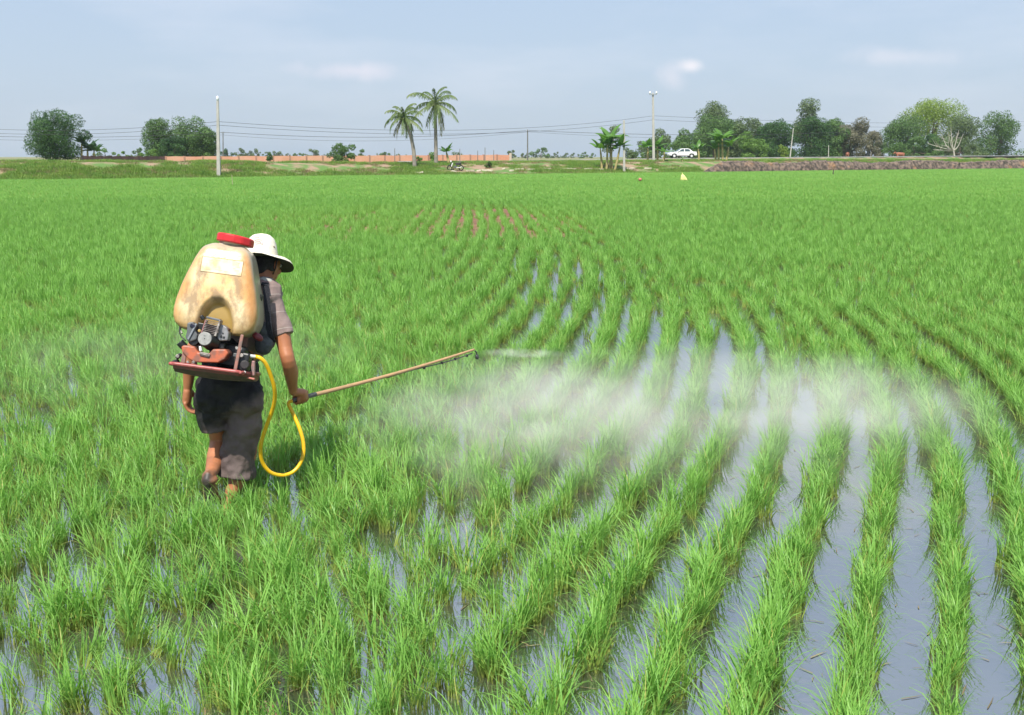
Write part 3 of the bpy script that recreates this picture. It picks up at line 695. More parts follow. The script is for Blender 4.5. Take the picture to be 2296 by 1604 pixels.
V = []; Fc = []; e = P3(1144.5, 361, 150.0); box(V, Fc, (0, 0, .1), (.35, .35, 2.2))
o = mesh('wall_end_pier', V, Fc, pale); o.location = (e.x, e.y, 1.35); tag(o, 'pale upright pier closing the right end of the brick wall', 'pier')

# ------------------------------------------------------------------ poles and cables
conc = mat('concrete', (.50, .48, .43), .85, var=.18, scale=3)
greyd = mat('weathered_pole', (.17, .17, .16), .85, var=.3, scale=3)
white = mat('porcelain', (.85, .86, .84), .3)
steel = mat('galvanised_steel', (.45, .46, .46), .45, metal=.7)
def pole(label, xb, yb, xt, yt, Y, w0, w1, m, cap=None, grp='utility poles', name='utility_pole', cat='pole'):
    w0 *= .82; w1 *= .82; B = P3(xb, yb, Y); Tp = P3(xt, yt, Y); gz = min(B.z, grnd(B.x, Y) + .1)
    root = empty(name, (B.x, Y, gz), label, cat, grp); V = []; Fc = []; o = Vector((B.x, Y, gz))
    n = 8
    for i in range(n + 1):
        c = Vector((B.x, Y, gz - .4)).lerp(Tp, i / n) - o; w = w0 + (w1 - w0) * i / n; h = w * .75
        V += [c + Vector((-w, -h, 0)) / 2, c + Vector((w, -h, 0)) / 2, c + Vector((w, h, 0)) / 2, c + Vector((-w, h, 0)) / 2]
    for i in range(n):
        for k in range(4): a = i * 4 + k; b2 = i * 4 + (k + 1) % 4; Fc.append((a, b2, b2 + 4, a + 4))
    Fc += [(3, 2, 1, 0), tuple(n * 4 + k for k in range(4))]
    bevel(mesh('shaft', V, Fc, m, root), .02, 1); tp = Tp - o
    if cap == 'cap':
        V = []; Fc = []; tube(V, Fc, [tp + Vector((0, 0, z)) for z in (-.02, .02, .22, .36, .42)], [.05, .10, .13, .09, .02], 10)
        mesh('insulator', V, Fc, white, root, smooth=True)
    if cap == 'arms':
        V = []; Fc = []; box(V, Fc, tp + Vector((0, -.16, -.2)), (.95, .09, .09)); mesh('crossarm', V, Fc, steel, root)
        for dx in (-.4, .42):
            V = []; Fc = []; tube(V, Fc, [tp + Vector((dx, -.16, -.14 + z)) for z in (0, .06, .2, .3, .34)], [.03, .1, .13, .08, .02], 10); mesh('insulator', V, Fc, white, root, smooth=True)
    if cap == 'bracket':
        V = []; Fc = []; box(V, Fc, tp + Vector((0, -.12, -.15)), (.5, .06, .06)); mesh('crossarm', V, Fc, steel, root)
    return root
pole('tall pale concrete pole standing at the field edge on the left', 490, 392, 488, 226, 91, .42, .24, conc, 'cap')
pole('thin dark distant pole just right of the tall left concrete pole', 500, 360, 500, 296, 146, .2, .14, greyd, 'bracket')
pole('thin dark pole carrying cables right of the brick wall', 1183, 360, 1183, 291, 155, .28, .2, greyd, 'bracket')
pole('shorter pale concrete pole between the banana clump and the taller pole', 1400, 370, 1399, 270, 117.5, .34, .26, conc)
pole('tallest concrete pole with two white insulators, left of the car', 1466, 365, 1464, 209, 130, .42, .26, conc, 'arms')
pole('grey post leaning right in front of the dense dark tree', 1771, 352, 1779, 288, 186, .26, .16, conc)
pole('short pale roadside post right of the dense dark tree', 1858, 352, 1858, 326, 200, .2, .14, conc, name='marker_post', grp='roadside posts', cat='post')
pole('smallest pale roadside post, before the brownish tree', 1953, 352, 1953, 341, 206, .14, .12, conc, name='marker_post', grp='roadside posts', cat='post')
for i, (x, yt, lb) in enumerate(((885, 333, 'thin stake behind the wall just left of the shorter palm trunk'), (930, 333, 'thin stake behind the wall between the palm trunks'), (1031, 334, 'tall thin stake by the grey green tree over the wall'),
                 (1071, 338, 'short stake behind the wall, left of the highest stake'), (1087.5, 331, 'highest thin stake near the right part of the wall'), (1107, 337, 'stake nearest the right end of the brick wall'))):
    pole(lb, x, 358, x, yt, 139 + i, .13, .10, greyd, grp='stakes behind the brick wall', name='fence_stake', cat='stake')
wire_m = mat('cable', (.05, .05, .055), .6)
def cable(label, A, B, sag, rad=.017):
    A = P3(*A); B = P3(*B); V = []; Fc = []; n = 24
    pts_ = [A.lerp(B, i / n) + Vector((0, 0, -sag * 4 * (i / n) * (1 - i / n))) - A for i in range(n + 1)]
    tube(V, Fc, pts_, rad, 5); o = mesh('power_cable', V, Fc, wire_m); o.location = A
    tag(o, label, 'cable', 'power cables')
A1, A2 = (-250, 268, 118), (-250, 278, 118); B1, B2 = (489, 273, 91.2), (489, 281, 91.2); C1, C2 = (1465, 260, 130.2), (1465, 269, 130.2); D1, D2 = (2450, 266, 200), (2450, 276, 200)
cable('upper cable running left from the tall left pole, above its twin', A1, B1, 1.0)
cable('upper cable running left from the tall left pole, below its twin', A2, B2, 1.0)
cable('topmost cable sagging behind the palm crowns between the two tall poles', B1, C1, 1.25)
cable('second cable from the top between the two tall poles', B2, C2, 1.25)
cable('topmost cable going right from the tallest pole over the trees', C1, D1, .9)
cable('lower of the two cables going right from the top of the tallest pole', C2, D2, .9)
E1, E2 = (-250, 296, 130), (-250, 304, 130); G1, G2 = (500, 297, 146), (500, 303, 146); H1, H2 = (1183, 293, 155), (1183, 296, 155); I1, I2 = (1900, 296, 185), (1900, 302, 185)
cable('low cable left of the thin distant pole, upper of the pair', E1, G1, .7, .025)
cable('low cable left of the thin distant pole, lower of the pair', E2, G2, .7)
cable('low cable between the two thin dark poles, upper of the pair', G1, H1, .85, .03)
cable('low cable between the two thin dark poles, lower of the pair', G2, H2, 1.1)
cable('low cable right of the cable carrying dark pole, upper of the pair', H1, I1, .6, .03)
cable('low cable right of the cable carrying dark pole, lower of the pair', H2, I2, .85)
# sticks in the field
V = []; Fc = []; s = at(521, 422); s.z = 0; tube(V, Fc, [(0, 0, -.1), (.02, 0, .4), (.01, 0, .85)], [.02, .018, .015], 6)
o = mesh('stick', V, Fc, mat('pale_stick', (.5, .42, .28), .8)); o.location = s; tag(o, 'thin pale stick standing in the field below the tall left pole', 'stick')
V = []; Fc = []; s = at(1868, 396); tube(V, Fc, [(0, 0, -.1), (-.02, 0, .3), (.01, 0, .75)], [.05, .06, .045], 6)
o = mesh('stick', V, Fc, mat('dark_stick', (.08, .06, .05), .8)); o.location = (s.x, s.y, 0); tag(o, 'short dark stick in the far field in front of the rubble heap', 'stick')

# ------------------------------------------------------------------ the person
def clouds(name, size, depth=2):
    tx = bpy.data.textures.new(name, 'CLOUDS'); tx.noise_scale = size; tx.noise_depth = depth; return tx
def remesh(o, vox, it=6, disp=None, size=.06, fac=.5):
    md = o.modifiers.new('remesh', 'REMESH'); md.mode = 'VOXEL'; md.voxel_size = vox; md.use_smooth_shade = True
    md = o.modifiers.new('smooth', 'SMOOTH'); md.iterations = it; md.factor = fac
    if disp:
        md = o.modifiers.new('folds', 'DISPLACE'); md.texture = clouds(o.name + '_folds', size, 1); md.strength = disp; md.mid_level = .5; md.texture_coords = 'GLOBAL'
    return o
def ball(V, Fc, c, s, M=None, sub=3):
    bm = bmesh.new(); bmesh.ops.create_icosphere(bm, subdivisions=sub, radius=1.0); b = len(V)
    for v in bm.verts:
        p = Vector((v.co.x * s[0], v.co.y * s[1], v.co.z * s[2]))
        if M is not None: p = M @ p
        V.append(Vector(c) + p)
    Fc += [tuple(b + v.index for v in f.verts) for f in bm.faces]; bm.free()
def limb(V, Fc, pts, rad, seg=16, asp=1.0):
    tube(V, Fc, pts, rad, seg, asp=asp)
    ball(V, Fc, pts[0], (rad[0],) * 3, sub=2); ball(V, Fc, pts[-1], (rad[-1],) * 3, sub=2)

FO = P3(506, 1146, 5.36); PO = Vector((FO.x, FO.y, 0))
person = empty('person', PO, 'person in a white sun hat, striped shirt and dark shorts wading with a sprayer', 'person')
skin = bpy.data.materials.new('skin'); skin.use_nodes = True; n = skin.node_tree; b = n.nodes['Principled BSDF']
b.inputs['Roughness'].default_value = .5; b.inputs['Subsurface Weight'].default_value = .08; b.inputs['Subsurface Radius'].default_value = (.02, .008, .004); b.inputs['Subsurface Scale'].default_value = .3
t = N(n, 'ShaderNodeTexCoord'); sp = N(n, 'ShaderNodeSeparateXYZ'); n.links.new(t.outputs['Object'], sp.inputs[0])
sk = noise_ramp(n, t.outputs['Object'], 9, .35, .65, (.36, .135, .060), (.46, .185, .085))
md_ = noise_ramp(n, t.outputs['Object'], 14, .45, .62, (.045, .035, .028), (.16, .12, .09))
mr = N(n, 'ShaderNodeMapRange'); mr.inputs[1].default_value = .29; mr.inputs[2].default_value = .22
no = N(n, 'ShaderNodeTexNoise'); no.inputs['Scale'].default_value = 12; n.links.new(t.outputs['Object'], no.inputs['Vector'])
ad = N(n, 'ShaderNodeMath', operation='MULTIPLY_ADD'); ad.inputs[1].default_value = .22; n.links.new(no.outputs[0], ad.inputs[0]); n.links.new(sp.outputs[2], ad.inputs[2])
sb = N(n, 'ShaderNodeMath', operation='SUBTRACT'); sb.inputs[1].default_value = .11; n.links.new(ad.outputs[0], sb.inputs[0]); n.links.new(sb.outputs[0], mr.inputs[0])
# only the lifted left foot is caked in mud: fades out towards the right leg
mx_ = N(n, 'ShaderNodeMapRange'); mx_.inputs[1].default_value = .0; mx_.inputs[2].default_value = -.05; n.links.new(sp.outputs[0], mx_.inputs[0])
mu = N(n, 'ShaderNodeMath', operation='MULTIPLY'); n.links.new(mr.outputs[0], mu.inputs[0]); n.links.new(mx_.outputs[0], mu.inputs[1])
m2 = N(n, 'ShaderNodeMix', data_type='RGBA'); n.links.new(mu.outputs[0], m2.inputs[0]); n.links.new(sk, m2.inputs[6]); n.links.new(md_, m2.inputs[7]); n.links.new(m2.outputs[2], b.inputs['Base Color'])
nb = N(n, 'ShaderNodeTexNoise'); nb.inputs['Scale'].default_value = 45; nb.inputs['Detail'].default_value = 4; n.links.new(t.outputs['Object'], nb.inputs['Vector'])
bp = N(n, 'ShaderNodeBump'); bp.inputs['Strength'].default_value = .25; bp.inputs['Distance'].default_value = .006; n.links.new(nb.outputs[0], bp.inputs['Height']); n.links.new(bp.outputs[0], b.inputs['Normal'])

V = []; Fc = []; v3 = Vector
# head, turned a little to the right and bent forward
HC = P3(598, 589, 5.72)
hf = v3((.42, .84, -.34)).normalized(); hr = hf.cross(v3((0, 0, 1))).normalized(); hu = hr.cross(hf).normalized()
HM = Matrix((hr, hf, hu)).transposed()
hp = lambda x, y, z: HC + HM @ v3((x, y, z))
ball(V, Fc, HC, (.072, .088, .090), HM)
ball(V, Fc, hp(0, .028, -.055), (.056, .062, .062), HM); ball(V, Fc, hp(0, .062, -.090), (.030, .028, .024), HM)
tube(V, Fc, [hp(0, .083, .012), hp(0, .108, -.022), hp(0, .098, -.032)], [.008, .015, .010], 8)
ball(V, Fc, hp(0, .078, .022), (.046, .018, .012), HM); ball(V, Fc, hp(0, .086, -.056), (.024, .010, .006), HM); ball(V, Fc, hp(0, .084, -.068), (.021, .010, .007), HM)
for s in (-1, 1):
    ball(V, Fc, hp(s * .078, -.004, -.015), (.008, .020, .033), HM); ball(V, Fc, hp(s * .040, .058, -.035), (.022, .026, .02), HM)
NB = P3(592, 648, 5.64)
limb(V, Fc, [hp(0, -.02, -.05), HC.lerp(NB, .7), NB], [.056, .053, .062])
CHST = P3(565, 720, 5.60); PEL = P3(515, 872, 5.50); SR = P3(613, 676, 5.62); SL = P3(500, 676, 5.60)
limb(V, Fc, [NB, CHST, P3(540, 790, 5.54), PEL], [.07, .11, .10, .11], asp=.8)
limb(V, Fc, [SL, NB - v3((0, 0, .07)), SR], [.05, .07, .05])
# right arm
ER = P3(646, 808, 5.50); WR = P3(658, 879, 5.64)
limb(V, Fc, smooth_path([SR, SR.lerp(ER, .45) + v3((.004, 0, 0)), SR.lerp(ER, .8), ER, ER.lerp(WR, .35) + v3((.006, -.004, 0)), ER.lerp(WR, .75), WR], 3),
     list(np.interp(np.linspace(0, 6, 19), range(7), [.050, .049, .042, .040, .043, .031, .025])))
G = P3(673, 893, 5.70); TIP = P3(1063, 784, 6.95); ld = (TIP - G).normalized()
aw = (WR - G); e1 = (aw - ld * aw.dot(ld)).normalized(); e2 = ld.cross(e1).normalized()
if e2.y > 0: e2 = -e2                                   # e2 points towards the viewer: the back of the hand
limb(V, Fc, [WR, G + e1 * .045 + e2 * .016, G + e1 * .010 + e2 * .026], [.025, .027, .024], asp=1.2)
ball(V, Fc, G + e1 * .022 + e2 * .020, (.040, .020, .028), Matrix((ld, e2, e1)).transposed())
for i, o_ in enumerate((-.034, -.012, .010, .031)):
    R_ = .025 + (.002 if i in (1, 2) else 0); pa = []
    for a in (35, 5, -30, -70, -110, -150, -190, -215 + i * 6):
        q = math.radians(a); rr = R_ + (.004 if a in (5, -70) else 0)
        pa.append(G + ld * (o_ + (35 - a) * .00002) + e2 * (rr * math.cos(q)) + e1 * (rr * math.sin(q)))
    limb(V, Fc, pa, [.0105, .0108, .0100, .0098, .0092, .0088, .0082, .0075], 8)
th = [G + e1 * .040 + ld * .022 + e2 * .004, G + e1 * .030 + ld * .048 - e2 * .006, G + e1 * .014 + ld * .062 - e2 * .014, G - e1 * .004 + ld * .068 - e2 * .020]
limb(V, Fc, th, [.014, .012, .0105, .009], 8)
# left arm hangs, hand relaxed
EL = P3(427, 800, 5.47); WL = P3(421, 874, 5.50)
limb(V, Fc, smooth_path([SL, SL.lerp(EL, .5) + v3((-.02, 0, 0)), EL, EL.lerp(WL, .4), WL], 3), list(np.interp(np.linspace(0, 4, 13), range(5), [.05, .044, .037, .037, .024])))
KL = P3(419, 903, 5.50)
limb(V, Fc, [WL, WL.lerp(KL, .5), KL], [.024, .026, .025], asp=1.35)
for i, (oy, l) in enumerate(((-.032, .8), (-.011, .95), (.010, 1.0), (.030, .93))):
    pk = KL + v3((.0, oy, .0)); pa = [pk, pk + v3((.004, 0, -.022 * l)), pk + v3((.016, -.002, -.046 * l)), pk + v3((.038, -.002, -.062 * l)), pk + v3((.058, .001, -.064 * l))]
    limb(V, Fc, pa, [.0115, .0105, .0098, .009, .0075], 8)
limb(V, Fc, [WL + v3((.012, .018, -.012)), WL + v3((.026, .036, -.045)), WL + v3((.032, .040, -.075)), WL + v3((.034, .036, -.098))], [.013, .0125, .011, .009], 8)
# legs
def leg(hip, knee, calf, ankle, heel, ball_, toe, w):
    limb(V, Fc, smooth_path([hip, hip.lerp(knee, .5), knee, knee.lerp(calf, .9), calf.lerp(ankle, .6), ankle], 4),
         list(np.interp(np.linspace(0, 5, 21), range(6), [.082, .070, .053, .055, .042, .034])))
    limb(V, Fc, [ankle, heel + v3((0, .01, .02)), heel], [.035, .034, .031]); limb(V, Fc, smooth_path([heel, heel.lerp(ball_, .5) + v3((0, 0, .012)), ball_], 4), [.030, .031, .032, .033, .034, .035, .036, .036, .035], asp=1.0)
    side = (ball_ - heel).cross(v3((0, 0, 1))).normalized(); fw = (toe - ball_)
    for k in range(5):
        p0 = ball_ + side * (k - 2) * .017 * w; limb(V, Fc, [p0, p0 + fw * (.55 - .05 * abs(k)), p0 + fw * (.95 - .09 * k)], [.013, .012, .010], 8)
leg(P3(548, 890, 5.50), P3(556, 1010, 5.54), P3(539, 1062, 5.46), P3(514, 1116, 5.40), P3(506, 1143, 5.37), P3(512, 1140, 5.54), P3(516, 1136, 5.62), 1)
leg(P3(488, 890, 5.50), P3(491, 988, 5.56), P3(484, 1030, 5.46), P3(473, 1062, 5.33), P3(465, 1078, 5.27), P3(476, 1116, 5.36), P3(481, 1131, 5.42), -1)
ball(V, Fc, P3(470, 1076, 5.29), (.046, .05, .030)); ball(V, Fc, P3(472, 1102, 5.34), (.044, .034, .062)); body = mesh('body', V, Fc, skin, person, off=PO); remesh(body, .0048, 5)
V = []; Fc = []
for s in (-1, 1): ball(V, Fc, hp(s * .030, .086, .006), (.011, .008, .011), HM, 2)
mesh('eyes', V, Fc, mat('eye_white', (.75, .73, .7), .25), person, smooth=True, off=PO)
V = []; Fc = []; ball(V, Fc, hp(0, -.012, .000), (.077, .082, .084), HM); ball(V, Fc, hp(0, -.062, -.045), (.054, .034, .045), HM)
for s in (-1, 1): ball(V, Fc, hp(s * .067, -.022, -.018), (.010, .024, .035), HM)
hair = mesh('hair', V, Fc, mat('black_hair', (.012, .010, .010), .6, bump=.6, bscale=160), person, off=PO); remesh(hair, .006, 3)

# shirt
sh = bpy.data.materials.new('striped_shirt'); sh.use_nodes = True; n = sh.node_tree; b = n.nodes['Principled BSDF']; b.inputs['Roughness'].default_value = .9; b.inputs['Specular IOR Level'].default_value = .2
t = N(n, 'ShaderNodeTexCoord'); base = noise_ramp(n, t.outputs['Object'], 6, .3, .7, (.24, .175, .16), (.30, .225, .205))
ax = (SR - ER).normalized()
dt = N(n, 'ShaderNodeVectorMath', operation='DOT_PRODUCT'); dt.inputs[1].default_value = ax; n.links.new(t.outputs['Object'], dt.inputs[0])
s0 = (P3(630, 742, 5.55) - PO).dot(ax)
sbt = N(n, 'ShaderNodeMath', operation='SUBTRACT'); sbt.inputs[1].default_value = s0; n.links.new(dt.outputs['Value'], sbt.inputs[0])
dv = N(n, 'ShaderNodeMath', operation='DIVIDE'); dv.inputs[1].default_value = .1; n.links.new(sbt.outputs[0], dv.inputs[0])
fr = N(n, 'ShaderNodeMath', operation='FRACT'); ofs = N(n, 'ShaderNodeMath', operation='ADD'); ofs.inputs[1].default_value = 10.0
n.links.new(dv.outputs[0], ofs.inputs[0]); n.links.new(ofs.outputs[0], fr.inputs[0])
rp = N(n, 'ShaderNodeValToRGB'); rp.color_ramp.interpolation = 'CONSTANT'
rp.color_ramp.elements[0].position = 0; rp.color_ramp.elements[0].color = (1, 1, 1, 1); rp.color_ramp.elements[1].position = .035; rp.color_ramp.elements[1].color = (0, 0, 0, 1)
e = rp.color_ramp.elements.new(.50); e.color = (.16, .16, .16, 1); e = rp.color_ramp.elements.new(.52); e.color = (0, 0, 0, 1)
n.links.new(fr.outputs[0], rp.inputs[0]); mxs = N(n, 'ShaderNodeMix', data_type='RGBA'); mxs.inputs[7].default_value = (.44, .37, .33, 1)
n.links.new(rp.outputs[0], mxs.inputs[0]); n.links.new(base, mxs.inputs[6]); n.links.new(mxs.outputs[2], b.inputs['Base Color'])
nb = N(n, 'ShaderNodeTexNoise'); nb.inputs['Scale'].default_value = 14; n.links.new(t.outputs['Object'], nb.inputs['Vector'])
bp = N(n, 'ShaderNodeBump'); bp.inputs['Strength'].default_value = .5; bp.inputs['Distance'].default_value = .02; n.links.new(nb.outputs[0], bp.inputs['Height']); n.links.new(bp.outputs[0], b.inputs['Normal'])
V = []; Fc = []
limb(V, Fc, smooth_path([P3(590, 662, 5.63), P3(560, 730, 5.60), P3(545, 770, 5.57), P3(530, 805, 5.56)], 3), [.115, .15, .155, .15, .15, .145, .14, .13, .12, .10], asp=.72)
limb(V, Fc, [SL, P3(575, 655, 5.63), P3(600, 662, 5.63), SR + v3((0, 0, -.01))], [.07, .088, .082, .062])
hem = P3(637, 753, 5.555)
tube(V, Fc, smooth_path([SR + v3((-.02, 0, 0)), SR.lerp(hem, .45) + v3((-.006, 0, 0)), hem], 5), [.066, .066, .066, .064, .063, .062, .061, .060, .060, .060, .061], 20)
hl = SL.lerp(EL, .62); tube(V, Fc, [SL, hl], [.07, .062], 16)
shirt = mesh('shirt', V, Fc, sh, person, off=PO); remesh(shirt, .006, 3, .016, .07)
V = []; Fc = []
limb(V, Fc, [P3(578, 640, 5.60), P3(592, 634, 5.60), P3(603, 634, 5.62), P3(610, 640, 5.66), P3(614, 650, 5.72)], [.030, .034, .030, .026, .02], 12)
tw = mesh('neck_cloth', V, Fc, mat('pale_cloth', (.55, .55, .50), .95, var=.35, scale=20, bump=.5), person, off=PO); remesh(tw, .005, 2, .012, .03)
V = []; Fc = []; box(V, Fc, P3(606, 621, 5.70), (.020, .03, .022), Matrix.Rotation(.3, 3, 'Y')); bevel(mesh('collar_tab', V, Fc, mat('pink_cloth', (.72, .24, .27), .9), person, off=PO), .004)

# shorts
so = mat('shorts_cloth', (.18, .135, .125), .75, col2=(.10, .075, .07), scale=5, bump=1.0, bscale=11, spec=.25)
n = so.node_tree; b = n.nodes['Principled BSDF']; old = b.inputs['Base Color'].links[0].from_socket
t = N(n, 'ShaderNodeTexCoord'); dw = N(n, 'ShaderNodeVectorMath', operation='DOT_PRODUCT'); dw.inputs[1].default_value = (-.62, 0, 1); n.links.new(t.outputs['Object'], dw.inputs[0])  # darkens the upper shorts: wet cloth plus the sprayer's shade, painted in
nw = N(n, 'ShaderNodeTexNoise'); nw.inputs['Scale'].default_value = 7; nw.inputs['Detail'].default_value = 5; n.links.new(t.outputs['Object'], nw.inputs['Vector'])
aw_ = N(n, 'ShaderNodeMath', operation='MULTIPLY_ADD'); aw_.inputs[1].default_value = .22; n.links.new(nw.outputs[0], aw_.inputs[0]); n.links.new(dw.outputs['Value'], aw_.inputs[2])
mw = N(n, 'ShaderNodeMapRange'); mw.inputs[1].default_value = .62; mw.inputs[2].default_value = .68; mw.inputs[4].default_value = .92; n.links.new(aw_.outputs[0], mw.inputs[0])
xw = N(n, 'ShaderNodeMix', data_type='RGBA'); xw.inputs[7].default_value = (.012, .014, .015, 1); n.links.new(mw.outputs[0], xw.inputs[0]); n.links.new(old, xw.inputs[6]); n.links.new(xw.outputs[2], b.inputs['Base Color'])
V = []; Fc = []
limb(V, Fc, smooth_path([P3(520, 800, 5.53), P3(515, 850, 5.50), P3(514, 872, 5.49), P3(514, 896, 5.49)], 3), [.135, .15, .16, .17, .180, .188, .190, .180, .160, .125], 24, asp=.72)
ball(V, Fc, P3(474, 893, 5.46), (.098, .11, .10)); ball(V, Fc, P3(550, 896, 5.46), (.108, .115, .105))
tube(V, Fc, smooth_path([P3(548, 892, 5.48), P3(547, 950, 5.49), P3(534, 1015, 5.49), P3(527, 1068, 5.47)], 4), [.108, .104, .100, .097, .097, .099, .101, .103, .105, .106, .108, .110, .110], 24)
tube(V, Fc, smooth_path([P3(473, 890, 5.48), P3(476, 930, 5.48), P3(482, 968, 5.47)], 4), [.100, .098, .096, .093, .090, .085, .081, .078, .076], 20)
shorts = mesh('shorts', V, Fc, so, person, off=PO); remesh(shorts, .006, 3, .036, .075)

# hat
HO = P3(587, 583, 5.70); HX = Matrix.Rotation(math.radians(15), 3, 'Z') @ Matrix.Rotation(math.radians(-21), 3, 'X') @ Matrix.Rotation(math.radians(2), 3, 'Y')
hat_m = mat('hat_cloth', (.80, .75, .62), .9, col2=(.66, .58, .42), scale=9, lo=.25, hi=.5, bump=.25, bscale=30)
lin_m = mat('hat_lining', (.075, .075, .045), .9, var=.3)
def hatp(r_, a, h):
    x = r_ * math.cos(a); y = r_ * math.sin(a) * 1.08
    if r_ > .094:
        k = (r_ - .094) / .085; h -= .030 * k ** 5 * max(0, math.cos(a)) + .004 * k * math.sin(4 * a)
    return HO + HX @ v3((x, y, h))
prof = [(.001, .150), (.030, .149), (.055, .140), (.074, .121), (.085, .090), (.090, .050), (.093, .014), (.094, .0), (.108, -.002), (.128, -.004), (.150, -.006), (.170, -.009), (.180, -.014)]
V = []; Fc = []; S_ = 48
for (r_, h) in prof:
    for k in range(S_): V.append(hatp(r_, 2 * math.pi * k / S_, h))
for i in range(len(prof) - 1):
    for k in range(S_): a = i * S_ + k; b_ = i * S_ + (k + 1) % S_; Fc.append((a, b_, b_ + S_, a + S_))
Fc.append(tuple(reversed(range(S_))))
hat = mesh('sun_hat', V, Fc, hat_m, person, smooth=True, off=PO)
V = []; Fc = []; pr = [(.090, .03), (.092, -.003)] + [(r_, h - .0035) for r_, h in prof[8:]] + [(.182, -.0145)]
for (r_, h) in pr:
    for k in range(S_): V.append(hatp(r_, 2 * math.pi * k / S_, h))
for i in range(len(pr) - 1):
    for k in range(S_): a = i * S_ + k; b_ = i * S_ + (k + 1) % S_; Fc.append((a, a + S_, b_ + S_, b_))
mesh('lining', V, Fc, lin_m, hat, smooth=True, off=PO)
V = []; Fc = []; c = hatp(.0875, math.radians(-38), .062); nrm = (c - HO); nrm.normalize(); tube(V, Fc, [c - nrm * .004, c + nrm * .003], [.0075, .0065], 10)
mesh('eyelet', V, Fc, mat('brass', (.16, .11, .05), .5), hat, off=PO)
V = []; Fc = []
for (r1, r2, hz, a1, a2) in ((.080, .080, .108, -118, -100), (.0855, .0855, .090, -116, -90), (.088, .088, .078, -114, -92), (.0895, .0895, .066, -110, -88)):
    tube(V, Fc, [hatp(r1 + .0015, math.radians(a1 + (a2 - a1) * q / 8), hz + .008 * math.sin(q / 8 * math.pi)) for q in range(9)], .0013, 5)
tube(V, Fc, [hatp(.0905, math.radians(-88), .062), hatp(.089, math.radians(-86), .078), hatp(.086, math.radians(-90), .098)], .0013, 5)
mesh('printed_mark', V, Fc, mat('lilac_print', (.42, .38, .46), .8), hat, off=PO)
V = []; Fc = []; tube(V, Fc, smooth_path([P3(621, 582, 5.66), P3(618, 600, 5.66), P3(610, 619, 5.68), P3(603, 628, 5.72)], 4), .0035, 6)
mesh('chin_cord', V, Fc, mat('black_cord', (.012, .012, .012), .8), person, off=PO)

# ------------------------------------------------------------------ the knapsack sprayer
SM = (Matrix.Rotation(math.radians(4), 3, 'Z') @ Matrix.Rotation(math.radians(-12), 3, 'X') @ Matrix.Rotation(math.radians(8), 3, 'Y'))
SO = P3(484, 748, 5.30); SMt = SM.transposed()
spr = empty('knapsack_sprayer', SO, 'motorised knapsack sprayer with a stained yellowed tank and red lid carried on the back', 'sprayer')
spr.rotation_euler = SM.to_euler()
def LP(x, y, c):
    o = SMt @ (v3((0, 0, CH)) - SO); d = SMt @ ray(x, y); return o + d * ((c - o.y) / d.y)
tank_m = bpy.data.materials.new('tank_plastic'); tank_m.use_nodes = True; n = tank_m.node_tree; b = n.nodes['Principled BSDF']
b.inputs['Roughness'].default_value = .27; b.inputs['Subsurface Weight'].default_value = .12; b.inputs['Subsurface Radius'].default_value = (.05, .03, .01); b.inputs['Subsurface Scale'].default_value = .4
t = N(n, 'ShaderNodeTexCoord'); sp = N(n, 'ShaderNodeSeparateXYZ'); n.links.new(t.outputs['Object'], sp.inputs[0])
c0 = noise_ramp(n, t.outputs['Object'], 6, .38, .60, (.80, .52, .23), (.90, .74, .46))
# dirt runs: stretched noise
mp = N(n, 'ShaderNodeMapping'); mp.inputs['Scale'].default_value = (14, 14, 8); n.links.new(t.outputs['Object'], mp.inputs[0])
dn = N(n, 'ShaderNodeTexNoise'); dn.inputs['Scale'].default_value = 1; dn.inputs['Detail'].default_value = 8; dn.inputs['Roughness'].default_value = .65; n.links.new(mp.outputs[0], dn.inputs['Vector'])
dr = N(n, 'ShaderNodeValToRGB'); dr.color_ramp.elements[0].position = .45; dr.color_ramp.elements[1].position = .60; dr.color_ramp.elements[0].color = (0, 0, 0, 1); dr.color_ramp.elements[1].color = (.75, .75, .75, 1)
n.links.new(dn.outputs[0], dr.inputs[0])
m1 = N(n, 'ShaderNodeMix', data_type='RGBA'); m1.inputs[7].default_value = (.30, .20, .12, 1); n.links.new(dr.outputs[0], m1.inputs[0]); n.links.new(c0, m1.inputs[6])
# amber towards the sides and the bottom
ab = N(n, 'ShaderNodeMath', operation='ABSOLUTE'); n.links.new(sp.outputs[0], ab.inputs[0])
zz = N(n, 'ShaderNodeMath', operation='MULTIPLY_ADD'); zz.inputs[1].default_value = .28; n.links.new(sp.outputs[2], zz.inputs[0]); n.links.new(ab.outputs[0], zz.inputs[2])
mrx = N(n, 'ShaderNodeMapRange'); mrx.inputs[1].default_value = .185; mrx.inputs[2].default_value = .245; n.links.new(zz.outputs[0], mrx.inputs[0])
m2 = N(n, 'ShaderNodeMix', data_type='RGBA'); m2.inputs[7].default_value = (.56, .25, .07, 1); sc_ = N(n, 'ShaderNodeMath', operation='MULTIPLY'); sc_.inputs[1].default_value = .8
n.links.new(mrx.outputs[0], sc_.inputs[0]); n.links.new(sc_.outputs[0], m2.inputs[0]); n.links.new(m1.outputs[2], m2.inputs[6])
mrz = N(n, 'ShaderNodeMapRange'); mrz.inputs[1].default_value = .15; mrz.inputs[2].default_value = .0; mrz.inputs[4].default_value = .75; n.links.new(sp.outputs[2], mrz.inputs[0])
m3 = N(n, 'ShaderNodeMix', data_type='RGBA'); m3.inputs[7].default_value = (.36, .21, .055, 1); n.links.new(mrz.outputs[0], m3.inputs[0]); n.links.new(m2.outputs[2], m3.inputs[6])
